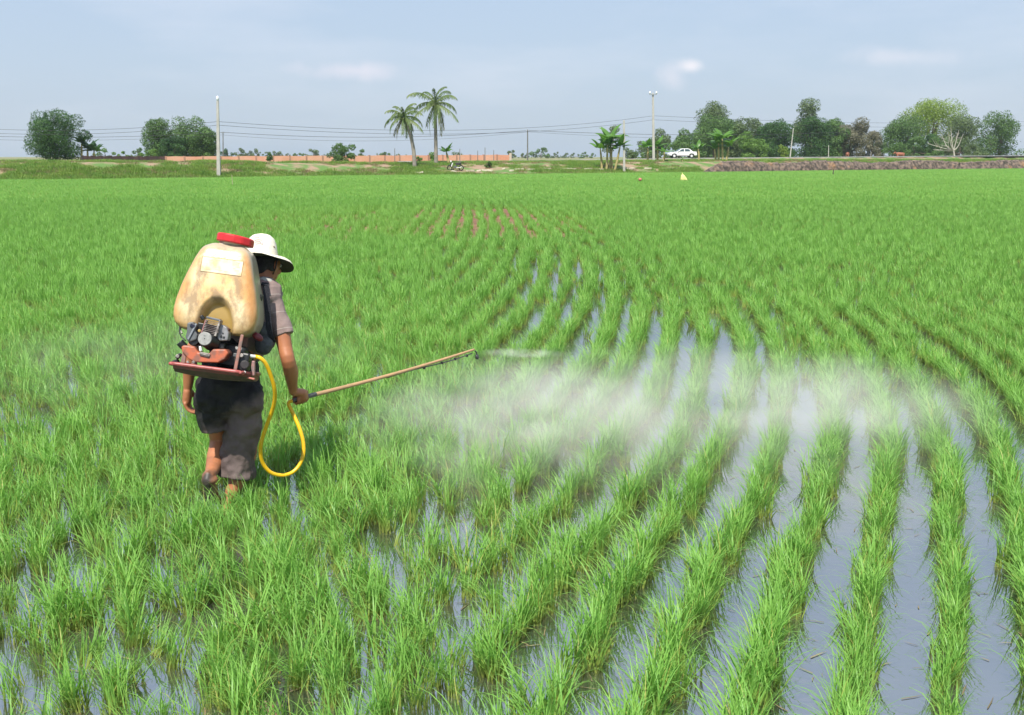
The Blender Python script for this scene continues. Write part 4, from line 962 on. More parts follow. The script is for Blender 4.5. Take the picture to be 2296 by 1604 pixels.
# shade on the tank's side faces, painted into the colour as grey
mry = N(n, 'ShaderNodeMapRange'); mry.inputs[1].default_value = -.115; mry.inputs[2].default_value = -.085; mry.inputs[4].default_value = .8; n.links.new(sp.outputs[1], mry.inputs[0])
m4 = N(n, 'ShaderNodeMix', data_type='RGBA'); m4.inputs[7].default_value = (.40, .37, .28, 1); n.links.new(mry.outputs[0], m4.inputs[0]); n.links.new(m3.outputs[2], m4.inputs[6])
asx = N(n, 'ShaderNodeMath', operation='SUBTRACT'); asx.inputs[1].default_value = .022; n.links.new(sp.outputs[0], asx.inputs[0])
ax2 = N(n, 'ShaderNodeMath', operation='DIVIDE'); ax2.inputs[1].default_value = .086; n.links.new(asx.outputs[0], ax2.inputs[0])
ax3 = N(n, 'ShaderNodeMath', operation='MULTIPLY'); n.links.new(ax2.outputs[0], ax3.inputs[0]); n.links.new(ax2.outputs[0], ax3.inputs[1])
azz = N(n, 'ShaderNodeMath', operation='SUBTRACT'); azz.inputs[1].default_value = .045; azz.use_clamp = True; n.links.new(sp.outputs[2], azz.inputs[0])
az2 = N(n, 'ShaderNodeMath', operation='DIVIDE'); az2.inputs[1].default_value = .128; n.links.new(azz.outputs[0], az2.inputs[0])
az3 = N(n, 'ShaderNodeMath', operation='MULTIPLY_ADD'); n.links.new(az2.outputs[0], az3.inputs[0]); n.links.new(az2.outputs[0], az3.inputs[1]); n.links.new(ax3.outputs[0], az3.inputs[2])
amr = N(n, 'ShaderNodeMapRange'); amr.inputs[1].default_value = 1.15; amr.inputs[2].default_value = .8; amr.inputs[4].default_value = .85; n.links.new(az3.outputs[0], amr.inputs[0])
yb_ = N(n, 'ShaderNodeMath', operation='LESS_THAN'); yb_.inputs[1].default_value = -.03; n.links.new(sp.outputs[1], yb_.inputs[0])
am = N(n, 'ShaderNodeMath', operation='MULTIPLY'); n.links.new(amr.outputs[0], am.inputs[0]); n.links.new(yb_.outputs[0], am.inputs[1])
m5 = N(n, 'ShaderNodeMix', data_type='RGBA'); m5.inputs[7].default_value = (.42, .27, .06, 1); n.links.new(am.outputs[0], m5.inputs[0]); n.links.new(m4.outputs[2], m5.inputs[6])
n.links.new(m5.outputs[2], b.inputs['Base Color'])
nb = N(n, 'ShaderNodeTexNoise'); nb.inputs['Scale'].default_value = 30; nb.inputs['Detail'].default_value = 4; n.links.new(t.outputs['Object'], nb.inputs['Vector'])
bp = N(n, 'ShaderNodeBump'); bp.inputs['Strength'].default_value = .2; bp.inputs['Distance'].default_value = .008; n.links.new(nb.outputs[0], bp.inputs['Height']); n.links.new(bp.outputs[0], b.inputs['Normal'])
HZ = [0, .012, .035, .07, .11, .16, .24, .32, .40, .44, .462, .475]; HW = [.160, .188, .212, .224, .226, .220, .202, .178, .153, .137, .124, .104]; HD = [.115, .130, .138, .143, .145, .143, .138, .131, .120, .108, .096, .080]
NE = 6.5
_a = np.linspace(0, 2 * math.pi, 4001); _c = np.cos(_a); _s = np.sin(_a)
_x = .2 * np.sign(_c) * np.abs(_c) ** (2 / NE); _y = .135 * np.sign(_s) * np.abs(_s) ** (2 / NE)
_l = np.concatenate([[0], np.cumsum(np.hypot(np.diff(_x), np.diff(_y)))]); _l *= 2 * math.pi / _l[-1]
def tank_pt(a, z, n_=NE, off=0.0):
    a = float(np.interp(a, _l, _a))
    hw = np.interp(z, HZ, HW); hd = np.interp(z, HZ, HD); c = math.cos(a); s = math.sin(a)
    x = hw * math.copysign(abs(c) ** (2 / n_), c) + .008 + .04 * max(0, z - .3); y = hd * math.copysign(abs(s) ** (2 / n_), s)
    if y < 0:
        q = ((x - .022) / .088) ** 2 + (max(0, z - .045) / .135) ** 2
        if z < .045: q = ((x - .022) / .088) ** 2
        y += .058 * sstep((1.45 - q) / .95) * sstep(-y / .11)
    r = math.hypot(x, y)
    return v3((x + off * x / (r + 1e-6), y + off * (-1 if y < 0 else 1), z))
V = []; Fc = []; SA = 140; ZL = list(np.interp(np.linspace(0, 1, 56), [0, .15, 1], [0, .03, .475]))
for z in ZL:
    for k in range(SA): V.append(tank_pt(2 * math.pi * k / SA, z))
nl = len(ZL)
for i in range(nl - 1):
    for k in range(SA): a = i * SA + k; b_ = i * SA + (k + 1) % SA; Fc.append((a, b_, b_ + SA, a + SA))
Fc.append(tuple(reversed(range(SA))))
# shoulder up to the neck
for (sc, z) in ((.86, .484), (.72, .489)):
    for k in range(SA): p = tank_pt(2 * math.pi * k / SA, .475); V.append(v3((.028 + (p.x - .028) * sc, p.y * sc, z)))
for k in range(SA): a = 2 * math.pi * k / SA; V.append(v3((.038 + .082 * math.cos(a), .075 * math.sin(a), .491)))
for z in (.52,):
    for k in range(SA): a = 2 * math.pi * k / SA; V.append(v3((.038 + .082 * math.cos(a), .075 * math.sin(a), z)))
for i in range(nl - 1, nl + 3):
    for k in range(SA): a = i * SA + k; b_ = i * SA + (k + 1) % SA; Fc.append((a, b_, b_ + SA, a + SA))
tank = mesh('tank', V, Fc, tank_m, spr, smooth=True)
V = []; Fc = []
for (r_, z) in ((.085, .498), (.097, .500), (.099, .504), (.099, .536), (.094, .543), (.06, .546)):
    for k in range(48): a = 2 * math.pi * k / 48; rr = r_ + (.0015 if k % 4 < 2 and .502 < z < .538 else 0); V.append(v3((.040 + rr * math.cos(a), rr * math.sin(a), z - .07 * rr * math.cos(a))))
for i in range(5):
    for k in range(48): a = i * 48 + k; b_ = i * 48 + (k + 1) % 48; Fc.append((a, b_, b_ + 48, a + 48))
Fc.append(tuple(5 * 48 + k for k in range(48))); Fc.append(tuple(reversed(range(48))))
lid = mesh('lid', V, Fc, mat('red_plastic', (.60, .022, .025), .38, var=.35, scale=18, lo=.2, hi=.5), spr, smooth=False); bevel(lid, .003, 2)
# embossed label panel on the rear face
def back(x, z, off):
    lo_, hi_ = math.pi, 2 * math.pi
    for _ in range(24):
        m_ = (lo_ + hi_) / 2
        if tank_pt(m_, z).x < x: lo_ = m_
        else: hi_ = m_
    p = tank_pt(m_, z); return v3((x, p.y - off, z))
def strip_panel(x0, x1, z0, z1, off, nx=16, nz_=8):
    V = []; Fc = []
    for j in range(nz_ + 1):
        for i in range(nx + 1): V.append(back(x0 + (x1 - x0) * i / nx, z0 + (z1 - z0) * j / nz_, off))
    for j in range(nz_):
        for i in range(nx): a = j * (nx + 1) + i; Fc.append((a, a + 1, a + nx + 2, a + nx + 1))
    return V, Fc
V, Fc = strip_panel(-.092, .122, .322, .402, .0022)
lab = mesh('label_panel', V, Fc, mat('label_cream', (.88, .76, .48), .45, col2=(.66, .48, .25), scale=18, lo=.36, hi=.52), spr, smooth=True)
V = []; Fc = []
for (x0, x1, z0, z1) in ((-.094, .124, .321, .3225), (-.094, .124, .4015, .403), (-.0955, -.094, .321, .403), (.1225, .124, .321, .403)):
    v_, f_ = strip_panel(x0, x1, z0, z1, .0034, 14 if x1 - x0 > .01 else 1, 1 if z1 - z0 < .01 else 8); b0 = len(V); V += v_; Fc += [tuple(b0 + q for q in f) for f in f_]
mesh('border', V, Fc, mat('label_border', (.30, .23, .12), .7), lab)
V = []; Fc = []
for (x, z, w, h) in ((-.06, .385, .03, .002), (-.02, .39, .02, .002), (.085, .388, .022, .004), (.085, .378, .016, .003), (.09, .366, .02, .003), (.075, .356, .012, .003), (.088, .346, .02, .003), (-.07, .335, .03, .002), (-.02, .338, .04, .002), (.03, .335, .02, .002), (.098, .372, .003, .02)):
    v_, f_ = strip_panel(x, x + w, z, z + h, .0034, 2, 1); b0 = len(V); V += v_; Fc += [tuple(b0 + q for q in f) for f in f_]
mesh('worn_marks', V, Fc, mat('worn_grey', (.50, .46, .34), .8), lab)

# engine and frame; LP maps a point of the photograph onto a plane behind the tank
blk = mat('black_plastic', (.018, .020, .020), .42, var=.3, scale=20); gry = mat('grey_housing', (.13, .14, .145), .5, var=.4, scale=18)
alu = mat('dirty_aluminium', (.42, .38, .34), .5, metal=.4, col2=(.12, .09, .08), scale=45); dsc = mat('starter_disc', (.34, .34, .32), .6, var=.3, scale=60)
red = mat('red_paint', (.17, .035, .028), .5, col2=(.06, .035, .026), scale=14, lo=.3, hi=.6); rust = mat('worn_red_steel', (.36, .16, .12), .6, col2=(.20, .13, .11), scale=30)
fuel = mat('fuel_plastic', (.50, .13, .06), .38, col2=(.26, .11, .075), scale=22, lo=.42, hi=.58); wht = mat('white_plastic', (.8, .8, .76), .4)
fabric = mat('black_webbing', (.015, .016, .022), .9, bump=.5, bscale=150); padm = mat('grey_pad', (.09, .095, .095), .9, var=.5, scale=20, bump=.5)
def obox(name, c, s, m, rot=0, rx=0, par=None, bv=.004):
    V = []; Fc = []; box(V, Fc, c, s, Matrix.Rotation(math.radians(rot), 3, 'Y') @ Matrix.Rotation(math.radians(rx), 3, 'X')); return bevel(mesh(name, V, Fc, m, par or spr), bv)
def cyl(name, a, b_, r1, r2, m, par=None, seg=28, bv=.003, asp=1):
    V = []; Fc = []; tube(V, Fc, [a, b_], [r1, r2], seg, asp=asp); return bevel(mesh(name, V, Fc, m, par or spr, smooth=False), bv)
cz_ = LP(587, 668, .02).z; hx_ = float(np.interp(cz_, HZ, HW)); cyl('side_cap', v3((hx_ - .02, .02, cz_)), v3((hx_ + .016, .02, cz_)), .020, .017, mat('dark_cap', (.03, .03, .02), .6), seg=20)
# base tray
V = []; Fc = []; z0 = LP(395, 818, -.20).z; xl = LP(388, 818, -.20).x; xr = LP(566, 840, -.10).x
V = []; Fc = []; NQ = 24; XR_ = LP(528, 829, -.21).x + .02
for i in range(NQ + 1):
    q = i / NQ; x = xl + (xr - xl) * q; bul = .012 * math.sin(q * math.pi)
    yb2 = -.205 if x < XR_ else -.205 + (x - XR_) * 1.7
    for (yy, zz_) in ((yb2, z0 + .006), (yb2 - .006, z0 - .004), (yb2 + .006, z0 - .020), (yb2 + .05, z0 - .038 - bul), (yb2 + .15, z0 - .046 - bul), (.10, z0 - .04), (.10, z0 + .004)):
        V.append(v3((x, max(yy, -.3), zz_)))
for i in range(NQ):
    for k in range(7): a = i * 7 + k; b_ = i * 7 + (k + 1) % 7; Fc.append((a, b_, b_ + 7, a + 7))
Fc.append(tuple(reversed(range(7)))); Fc.append(tuple(NQ * 7 + k for k in range(7)))
tray = mesh('base_tray', V, Fc, red, spr); tray.data.materials.append(mat('brown_underside', (.10, .060, .040), .7, col2=(.040, .030, .022), scale=16))  # second material: darker brown for the tray's lower faces
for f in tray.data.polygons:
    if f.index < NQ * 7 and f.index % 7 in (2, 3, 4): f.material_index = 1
bevel(tray, .004, 2)
tube_pts = [v3((xl + .01, .09, z0)), v3((xl, -.19, z0 + .002)), v3((xl + .02, -.208, z0 + .004)), v3((LP(528, 829, -.21).x, -.208, z0 + .002)), v3((LP(528, 829, -.21).x + .03, -.195, z0)), v3((xr, .09, z0 - .005))]
V = []; Fc = []; tube(V, Fc, smooth_path(tube_pts, 4), .0105, 10); mesh('tube_rim', V, Fc, mat('pink_red_paint', (.42, .10, .09), .4, var=.4, scale=25), tray, smooth=True)
obox('frame_post', (LP(535, 792, -.17) + v3((0, 0, 0))), (.018, .010, .200), rust, 4); obox('frame_post', LP(412, 804, -.17), (.024, .012, .065), rust, 2)
obox('frame_post', v3((-.12, .105, -.05)), (.03, .012, .28), rust); obox('frame_post', v3((.14, .105, -.05)), (.03, .012, .28), rust)
# fuel tank, notched on top
V = []; Fc = []
fp = [(408, 778), (414, 774), (438, 777), (446, 790), (471, 793), (478, 783), (507, 783), (514, 792), (505, 806), (490, 814), (438, 813), (424, 805), (410, 790)]
a_ = [LP(x, y, -.17) for x, y in fp]; prism(V, Fc, [(p.x, p.z) for p in a_], -.19, -.07); ft = bevel(mesh('fuel_tank', V, Fc, fuel, spr), .009, 3)
c = LP(409, 773, -.15); cyl('fuel_cap', c + v3((.012, .0, -.012)), c + v3((-.014, -.008, .012)), .021, .021, blk)
c = LP(459, 794, -.195); obox('latch_plate', c, (.055, .008, .014), alu, 6, par=ft, bv=.002); obox('latch_plate', c + v3((0, .001, -.012)), (.05, .006, .004), blk, 6, par=ft, bv=.001)
# engine block behind
obox('engine_block', LP(468, 752, -.08), (.115, .10, .115), blk, 4); eng = bpy.data.objects['engine_block']
c = LP(474, 736, -.165)
V = []; Fc = []
for k in range(9): box(V, Fc, c + v3((.0015 * (k - 4), 0, (k - 4) * .0088)), (.066, .05, .0032), Matrix.Rotation(math.radians(6), 3, 'Y'))
mesh('cooling_fins', V, Fc, alu, eng); obox('fin_frame', c + v3((.038, .0, .004)), (.010, .056, .090), alu, 10, par=eng, bv=.002); obox('fin_frame', c + v3((-.036, .0, .002)), (.006, .052, .078), mat('pinkish_metal', (.34, .16, .15), .5), 10, par=eng, bv=.002)
obox('cylinder_head', c + v3((.006, .005, .050)), (.072, .05, .012), gry, 6, par=eng, bv=.003)
cyl('spark_plug', c + v3((-.045, 0, .042)), c + v3((-.062, -.004, .058)), .012, .010, blk, par=eng)
for dz in (-.018, 0, .018): cyl('bolt', c + v3((.044, -.030, dz)), c + v3((.044, -.037, dz)), .004, .004, alu, par=eng, seg=10, bv=.001)
# starter cover
c = LP(459, 760, -.215); c2 = c + v3((.020, .085, -.012))
cyl('starter_housing', c2, c + v3((.001, .006, 0)), .050, .038, blk, seg=36, bv=.006)
cyl('starter_cover', c + v3((0, .008, 0)), c + v3((0, -.003, .001)), .0365, .035, dsc, seg=40, bv=.003)
sc_o = bpy.data.objects['starter_cover']; cyl('centre_screw', c + v3((0, -.003, .001)), c + v3((0, -.006, .001)), .003, .003, blk, par=sc_o, seg=8, bv=.0005)
obox('worn_mark', c + v3((-.002, -.0035, .016)), (.010, .0015, .003), gry, par=sc_o, bv=.0005); obox('worn_mark', c + v3((0, -.0035, -.018)), (.008, .0015, .003), gry, par=sc_o, bv=.0005)
# muffler guard right of the fins
V = []; Fc = []; fp = [(490, 729), (500, 728), (510, 735), (514, 748), (512, 764), (493, 765), (488, 760), (489, 742)]
a_ = [LP(x, y, -.15) for x, y in fp]; prism(V, Fc, [(p.x, p.z) for p in a_], -.165, -.095); mg = bevel(mesh('muffler_guard', V, Fc, mat('dull_silver', (.36, .35, .35), .45, metal=.4, var=.4, scale=22), spr), .006, 2)
for (x, y, w, h) in ((496, 756, .012, .010), (502, 757, .010, .012), (500, 748, .007, .007), (496, 752, .006, .005)): obox('slot', LP(x, y, -.1665), (w, .003, h), blk, 5, par=mg, bv=.001)
c = LP(509, 746, -.13); obox('heat_shield', c, (.02, .05, .05), mat('rust_brown', (.10, .045, .035), .8), 12, bv=.006)
# air filter and carburettor to the left
V = []; Fc = []; fp = [(421, 724), (434, 722), (442, 730), (439, 742), (445, 752), (442, 762), (424, 768), (417, 758), (420, 742)]
a_ = [LP(x, y, -.16) for x, y in fp]; prism(V, Fc, [(p.x, p.z) for p in a_], -.175, -.10); af = bevel(mesh('air_filter', V, Fc, gry, spr), .007, 2)
obox('strap_clip', LP(431, 744, -.18), (.010, .008, .095), mat('slate', (.22, .24, .26), .5), 20, par=af, bv=.003); obox('filter_cap', LP(433, 731, -.178), (.030, .012, .022), mat('navy_black', (.010, .012, .03), .4), 20, par=af)
cyl('carburettor', LP(446, 750, -.15), LP(452, 747, -.12), .016, .016, alu); cyl('primer_bulb', LP(447, 742, -.165), LP(447, 742, -.145), .008, .009, mat('amber_bulb', (.5, .36, .12), .3))
cyl('choke_body', LP(433, 764, -.16), LP(440, 764, -.11), .028, .028, blk, bv=.005)
obox('engine_mount', LP(450, 782, -.19), (.014, .02, .026), wht, -12, bv=.003); obox('engine_mount', LP(498, 776, -.12), (.03, .04, .03), blk, 0)
for (x, y) in ((421, 812), (434, 812)): cyl('mount_bolt', LP(x, y, -.20), LP(x, y, -.185), .007, .007, alu, seg=8, bv=.001)
# throttle bracket on the left
V = []; Fc = []; tube(V, Fc, smooth_path([LP(404, 728, -.10), LP(402, 742, -.12), LP(406, 754, -.14), LP(416, 764, -.15)], 4), .0035, 6); mesh('throttle_wire', V, Fc, blk, spr, smooth=True)
V = []; Fc = []; tube(V, Fc, smooth_path([LP(406, 728, -.06), LP(404, 738, -.09), LP(408, 748, -.12)], 4), .005, 6); mesh('fuel_line', V, Fc, mat('clear_line', (.35, .35, .30), .3), spr, smooth=True)
obox('throttle_bracket', LP(394, 812, -.16), (.030, .05, .022), blk, -30); obox('throttle_bracket', LP(401, 799, -.13), (.034, .03, .016), blk, -55)
cyl('idle_knob', LP(398, 799, -.17), LP(398, 799, -.155), .010, .010, alu)
# pump on the right
obox('pump_body', LP(549, 812, -.10), (.055, .10, .10), blk, 4, bv=.01); pb_ = bpy.data.objects['pump_body']
cyl('pump_cylinder', LP(548, 818, -.165), LP(552, 816, -.08), .022, .026, mat('dark_iron', (.04, .035, .035), .5), par=pb_)
cyl('valve_nut', LP(548, 835, -.17), LP(548, 835, -.15), .008, .008, wht, par=pb_, seg=8); cyl('valve_nut', LP(541, 797, -.17), LP(544, 797, -.14), .011, .011, alu, par=pb_, seg=10)
obox('pump_bracket', LP(568, 826, -.10), (.020, .03, .080), mat('worn_pink_steel', (.36, .17, .15), .55, col2=(.20, .16, .15), scale=60), -6, bv=.004); obox('pump_bracket', LP(560, 848, -.12), (.055, .03, .010), mat('salmon_paint', (.46, .15, .11), .5), 6, bv=.003)
obox('fan_housing', LP(522, 800, -.02), (.14, .12, .13), blk, 4, bv=.02); obox('pump_mount', LP(531, 797, -.13), (.03, .05, .02), gry, 6)
cyl('hose_connector', LP(553, 798, -.13), LP(572, 800, -.10), .009, .0095, wht, seg=14)
c = LP(577, 755, -.02); V = []; Fc = []; ball(V, Fc, c, (.036, .02, .020), Matrix.Rotation(.5, 3, 'Y'), 3); mesh('drain_cap', V, Fc, mat('maroon_plastic', (.16, .018, .022), .35), spr, smooth=True)
# back pad and straps
V = []; Fc = []; ball(V, Fc, LP(592, 775, .13), (.050, .045, .055), None, 3); ball(V, Fc, LP(606, 768, .18), (.030, .03, .035), None, 3); ball(V, Fc, LP(588, 745, .14), (.04, .04, .06), None, 3)
pd = mesh('back_pad', V, Fc, padm, spr); remesh(pd, .007, 3, .014, .05)
def strap(pts_, w=.040):
    V = []; Fc = []; p = smooth_path([SMt @ (q - SO) for q in pts_], 5); n_ = len(p)
    for i, q in enumerate(p):
        t_ = (p[min(i + 1, n_ - 1)] - p[max(i - 1, 0)]).normalized(); s_ = v3((1, .2, 0)); s_ = (s_ - t_ * s_.dot(t_)).normalized(); nn_ = t_.cross(s_)
        for (du, dn_) in ((-1, -1), (1, -1), (1, 1), (-1, 1)): V.append(q + s_ * du * w / 2 + nn_ * dn_ * .003)
    for i in range(n_ - 1):
        for k in range(4): a = i * 4 + k; b2 = i * 4 + (k + 1) % 4; Fc.append((a, b2, b2 + 4, a + 4))
    Fc += [(3, 2, 1, 0), tuple((n_ - 1) * 4 + k for k in range(4))]; return mesh('shoulder_strap', V, Fc, fabric, spr)
strap([P3(592, 640, 5.50), P3(597, 634, 5.60), P3(604, 645, 5.72), P3(600, 700, 5.76)], .035)
strap([P3(596, 642, 5.49), P3(599, 680, 5.46), P3(602, 720, 5.44), P3(606, 752, 5.44), P3(612, 768, 5.47)], .034)
strap([P3(520, 640, 5.50), P3(524, 634, 5.60), P3(520, 660, 5.72), P3(515, 720, 5.74)], .035)

# ------------------------------------------------------------------ hose and lance
hp_ = [(571, 800, 5.20), (583, 803, 5.19), (596, 816, 5.20), (607, 842, 5.22), (615, 870, 5.24), (616, 895, 5.27), (610, 922, 5.30), (597, 957, 5.33), (587, 988, 5.36), (584, 1012, 5.38), (589, 1038, 5.40), (606, 1059, 5.42),
       (630, 1066, 5.45), (653, 1061, 5.48), (670, 1045, 5.51), (680, 1020, 5.54), (680, 992, 5.56), (672, 962, 5.58), (660, 934, 5.61), (651, 916, 5.63), (647, 906, 5.64), (649, 901, 5.655), (655, 899, 5.665)]
V = []; Fc = []; pts_ = smooth_path([P3(*q) for q in hp_], 6); h0 = pts_[0]; tube(V, Fc, [p - h0 for p in pts_], .0112, 14)
hose = mesh('yellow_hose', V, Fc, mat('yellow_rubber', (.86, .50, .012), .3, var=.15, scale=10), smooth=True); hose.location = h0
tag(hose, 'glossy yellow rubber hose looping from the sprayer to the lance held in the hand', 'hose')
lance = empty('spray_lance', G, 'long bamboo spray lance with a nozzle at its tip, held out over the rice', 'spray lance')
lv = lambda q: q - G
V = []; Fc = []; B0 = P3(699, 887, G.y + (TIP.y - G.y) * .066)
bpts = [lv(B0.lerp(TIP, i / 20) + v3((0, 0, -.012 * math.sin(i / 20 * math.pi)))) for i in range(21)]
rad = [.0135 - .0055 * i / 20 for i in range(21)]; P2 = []; R2 = []
for i in range(20):
    for j in range(5):
        q = i + j / 5; P2.append(bpts[i].lerp(bpts[i + 1], j / 5)); rr = rad[i] + (rad[i + 1] - rad[i]) * j / 5
        R2.append(rr * (1.16 if (i in (4, 7, 10, 13, 16) and j == 0) else 1))
P2.append(bpts[-1]); R2.append(rad[-1]); tube(V, Fc, P2, R2, 12)
bamboo = mesh('bamboo_pole', V, Fc, mat('bamboo', (.50, .30, .15), .5, col2=(.40, .25, .13), scale=12), lance, smooth=True)
V = []; Fc = []; G0 = P3(655, 899, 5.665); tube(V, Fc, [lv(G0), lv(G - ld * .0), lv(B0 + ld * .03)], [.011, .0125, .0145], 12); mesh('handle', V, Fc, mat('grey_grip', (.16, .15, .14), .6, var=.3, scale=30), lance, smooth=True)
V = []; Fc = []; dn_ = v3((0, 0, -.018)); tube(V, Fc, [lv(B0.lerp(TIP, q)) + dn_ * (1 + .5 * math.sin(q * 9)) + v3((0, 0, -.012 * math.sin(q * math.pi))) for q in np.linspace(.42, .985, 14)], .0042, 8); mesh('spray_pipe', V, Fc, mat('dark_steel', (.13, .12, .11), .5, metal=.4), lance, smooth=True)
for (x, y) in ((937, 829), (980, 815), (1013, 804), (1044, 793)):
    q = (x - 699) / (1063 - 699); c = B0.lerp(TIP, q) + v3((0, 0, -.030)); V = []; Fc = []; box(V, Fc, lv(c), (.018, .014, .018)); bevel(mesh('clip', V, Fc, blk, lance), .003)
V = []; Fc = []; c = TIP + ld * .006; tube(V, Fc, smooth_path([lv(c + v3((0, 0, -.012))), lv(c + v3((.012, 0, -.022))), lv(c + v3((.016, 0, -.045)))], 3), .005, 8)
tube(V, Fc, [lv(c + v3((.016, 0, -.040))), lv(c + v3((.016, 0, -.062))), lv(c + v3((.028, 0, -.068)))], [.012, .014, .010], 12)
mesh('nozzle', V, Fc, blk, lance, smooth=True)

# ------------------------------------------------------------------ car on the road
def on_ground(x, Y): g = P3(x, 360, Y); return v3((g.x, Y, grnd(g.x, Y)))
CY = 151.5; cz = road_z(1530) + .006; CX = P3(1529, 355, CY).x
car = empty('sedan_car', (CX, CY, cz), 'white four door sedan driving left along the road behind the banana plants', 'car'); car.rotation_euler = (0, 0, math.radians(4)); car.scale = (.985, 1, 1)
paint = mat('white_paint', (.80, .80, .79), .25); sill_m = mat('grey_lower_paint', (.42, .40, .40), .4); glass = mat('window_glass', (.05, .08, .09), .08, spec=.8)
tyre = mat('tyre', (.025, .025, .025), .8); rim_m = mat('silver_wheel_cover', (.75, .75, .74), .35, metal=.2)
low = [(-2.12, .40), (-2.15, .62), (-2.02, .76), (-1.15, .90), (-.98, .93), (1.38, .95), (2.05, .93), (2.12, .62), (2.08, .40), (1.72, .36), (1.62, .60), (1.30, .68), (1.00, .60), (.92, .30), (-.98, .30), (-1.06, .58), (-1.36, .68), (-1.68, .58), (-1.76, .34)]
V = []; Fc = []
for s_, y in ((1, -.82), (1, .82)):
    for (x, z) in low: V.append(v3((x, y * (1 if z < .75 else .96), z)))
n_ = len(low); Fc.append(tuple(range(n_))); Fc.append(tuple(n_ + i for i in reversed(range(n_))))
for i in range(n_): j = (i + 1) % n_; Fc.append((i, n_ + i, n_ + j, j))
bevel(mesh('body', V, Fc, paint, car), .05, 3)
cab = [(-1.02, .90), (-.30, 1.35), (-.08, 1.40), (.78, 1.40), (1.02, 1.33), (1.52, .93)]
V = []; Fc = []
for y in (-1, 1):
    for (x, z) in cab: V.append(v3((x, y * (.79 - (z - .9) * .30), z)))
Fc = [tuple(range(6)), tuple(6 + i for i in reversed(range(6)))] + [(i, 6 + i, 6 + (i + 1) % 6, (i + 1) % 6) for i in range(6)]
bevel(mesh('cabin', V, Fc, paint, car), .03, 3)
for sy in (-1, 1):
    for nm, q in (('side_window', [(-.78, .95), (-.22, 1.31), (.12, 1.32), (.12, .96)]), ('side_window', [(.24, .96), (.24, 1.32), (.78, 1.32), (.96, 1.24), (1.12, .97)])):
        V = []; Fc = []
        for o_ in (0, .012):
            for (x, z) in q: V.append(v3((x, sy * (.79 - (z - .9) * .30 + .004 + o_), z)))
        k = len(q); Fc = [tuple(range(k)), tuple(k + i for i in reversed(range(k)))] + [(i, k + i, k + (i + 1) % k, (i + 1) % k) for i in range(k)]; mesh(nm, V, Fc, glass, car)
    obj_ = obox('lower_sill', v3((0, sy * .825, .385)), (1.86, .03, .15), sill_m, par=car, bv=.01)
    obox('door_handle', v3((.0, sy * .80, .86)), (.14, .04, .03), sill_m, par=car, bv=.005)
for (x0, z0_, x1, z1_) in ((-1.0, .93, -.32, 1.345), (1.50, .96, 1.05, 1.32)):
    V = [v3((x0 + (-.02 if x0 < 0 else .02), -.70, z0_ + .01)), v3((x0 + (-.02 if x0 < 0 else .02), .70, z0_ + .01)), v3((x1 + (-.02 if x0 < 0 else .02), .60, z1_)), v3((x1 + (-.02 if x0 < 0 else .02), -.60, z1_))]
    V += [v + v3((0, 0, -.03)) for v in V]; mesh('windscreen' if x0 < 0 else 'rear_window', V, [(0, 1, 2, 3), (7, 6, 5, 4), (0, 3, 7, 4), (1, 5, 6, 2), (0, 4, 5, 1), (3, 2, 6, 7)], glass, car)
for x in (-1.37, 1.31):
    for sy in (-1, 1):
        w = cyl('wheel', v3((x, sy * .60, .30)), v3((x, sy * .80, .30)), .30, .30, tyre, par=car, seg=28, bv=.02); cyl('wheel_cover', v3((x, sy * .79, .30)), v3((x, sy * .815, .30)), .20, .17, rim_m, par=w, seg=24, bv=.01)
for sy in (-1, 1): obox('headlight', v3((-2.09, sy * .60, .68)), (.10, .32, .12), mat('lamp_glass', (.7, .72, .74), .1), par=car, bv=.01); obox('tail_light', v3((2.08, sy * .62, .76)), (.08, .28, .16), mat('red_lens', (.45, .03, .03), .2), par=car, bv=.01)
obox('front_bumper', v3((-2.13, 0, .46)), (.12, 1.6, .16), sill_m, par=car, bv=.03); obox('rear_bumper', v3((2.10, 0, .46)), (.12, 1.6, .16), sill_m, par=car, bv=.03); obox('wing_mirror', v3((-.80, -.88, 1.0)), (.12, .14, .10), paint, par=car, bv=.02)

# motorbike parked on the bank
MY = 108.5; m0 = on_ground(1021, MY); mb = empty('motorbike', m0 + v3((0, 0, .02)), 'small black motorbike parked on the grassy bank beside the tall palm', 'motorbike')
for x in (-.62, .62):
    V = []; Fc = []; ring = [v3((x + .24 * math.cos(a), 0, .29 + .24 * math.sin(a))) for a in np.linspace(0, 2 * math.pi, 25)]; tube(V, Fc, ring, .06, 8, cap=False)
    w = mesh('wheel', V, Fc, tyre, mb, smooth=True); cyl('hub', v3((x, -.05, .29)), v3((x, .05, .29)), .07, .07, alu, par=w)
V = []; Fc = []; tube(V, Fc, smooth_path([(-.62, 0, .29), (-.48, 0, .70), (-.40, 0, .98)], 3), .04, 8); tube(V, Fc, [(-.38, -.30, 1.02), (-.40, 0, .98), (-.38, .30, 1.02)], .02, 8); mesh('fork', V, Fc, blk, mb)
obox('seat', v3((.28, 0, .80)), (.72, .24, .12), blk, -4, par=mb, bv=.04); obox('engine', v3((.0, 0, .38)), (.40, .22, .26), gry, par=mb, bv=.03); obox('rear_fairing', v3((.35, 0, .66)), (.60, .20, .18), blk, -8, par=mb, bv=.05)
obox('leg_shield', v3((-.36, 0, .62)), (.10, .46, .42), wht, 18, par=mb, bv=.03); obox('headlight', v3((-.48, 0, .98)), (.16, .22, .18), wht, par=mb, bv=.04); obox('mudguard', v3((-.62, 0, .58)), (.36, .10, .05), blk, par=mb, bv=.02)
cyl('exhaust', v3((.1, -.14, .28)), v3((.75, -.16, .36)), .04, .05, steel, par=mb)

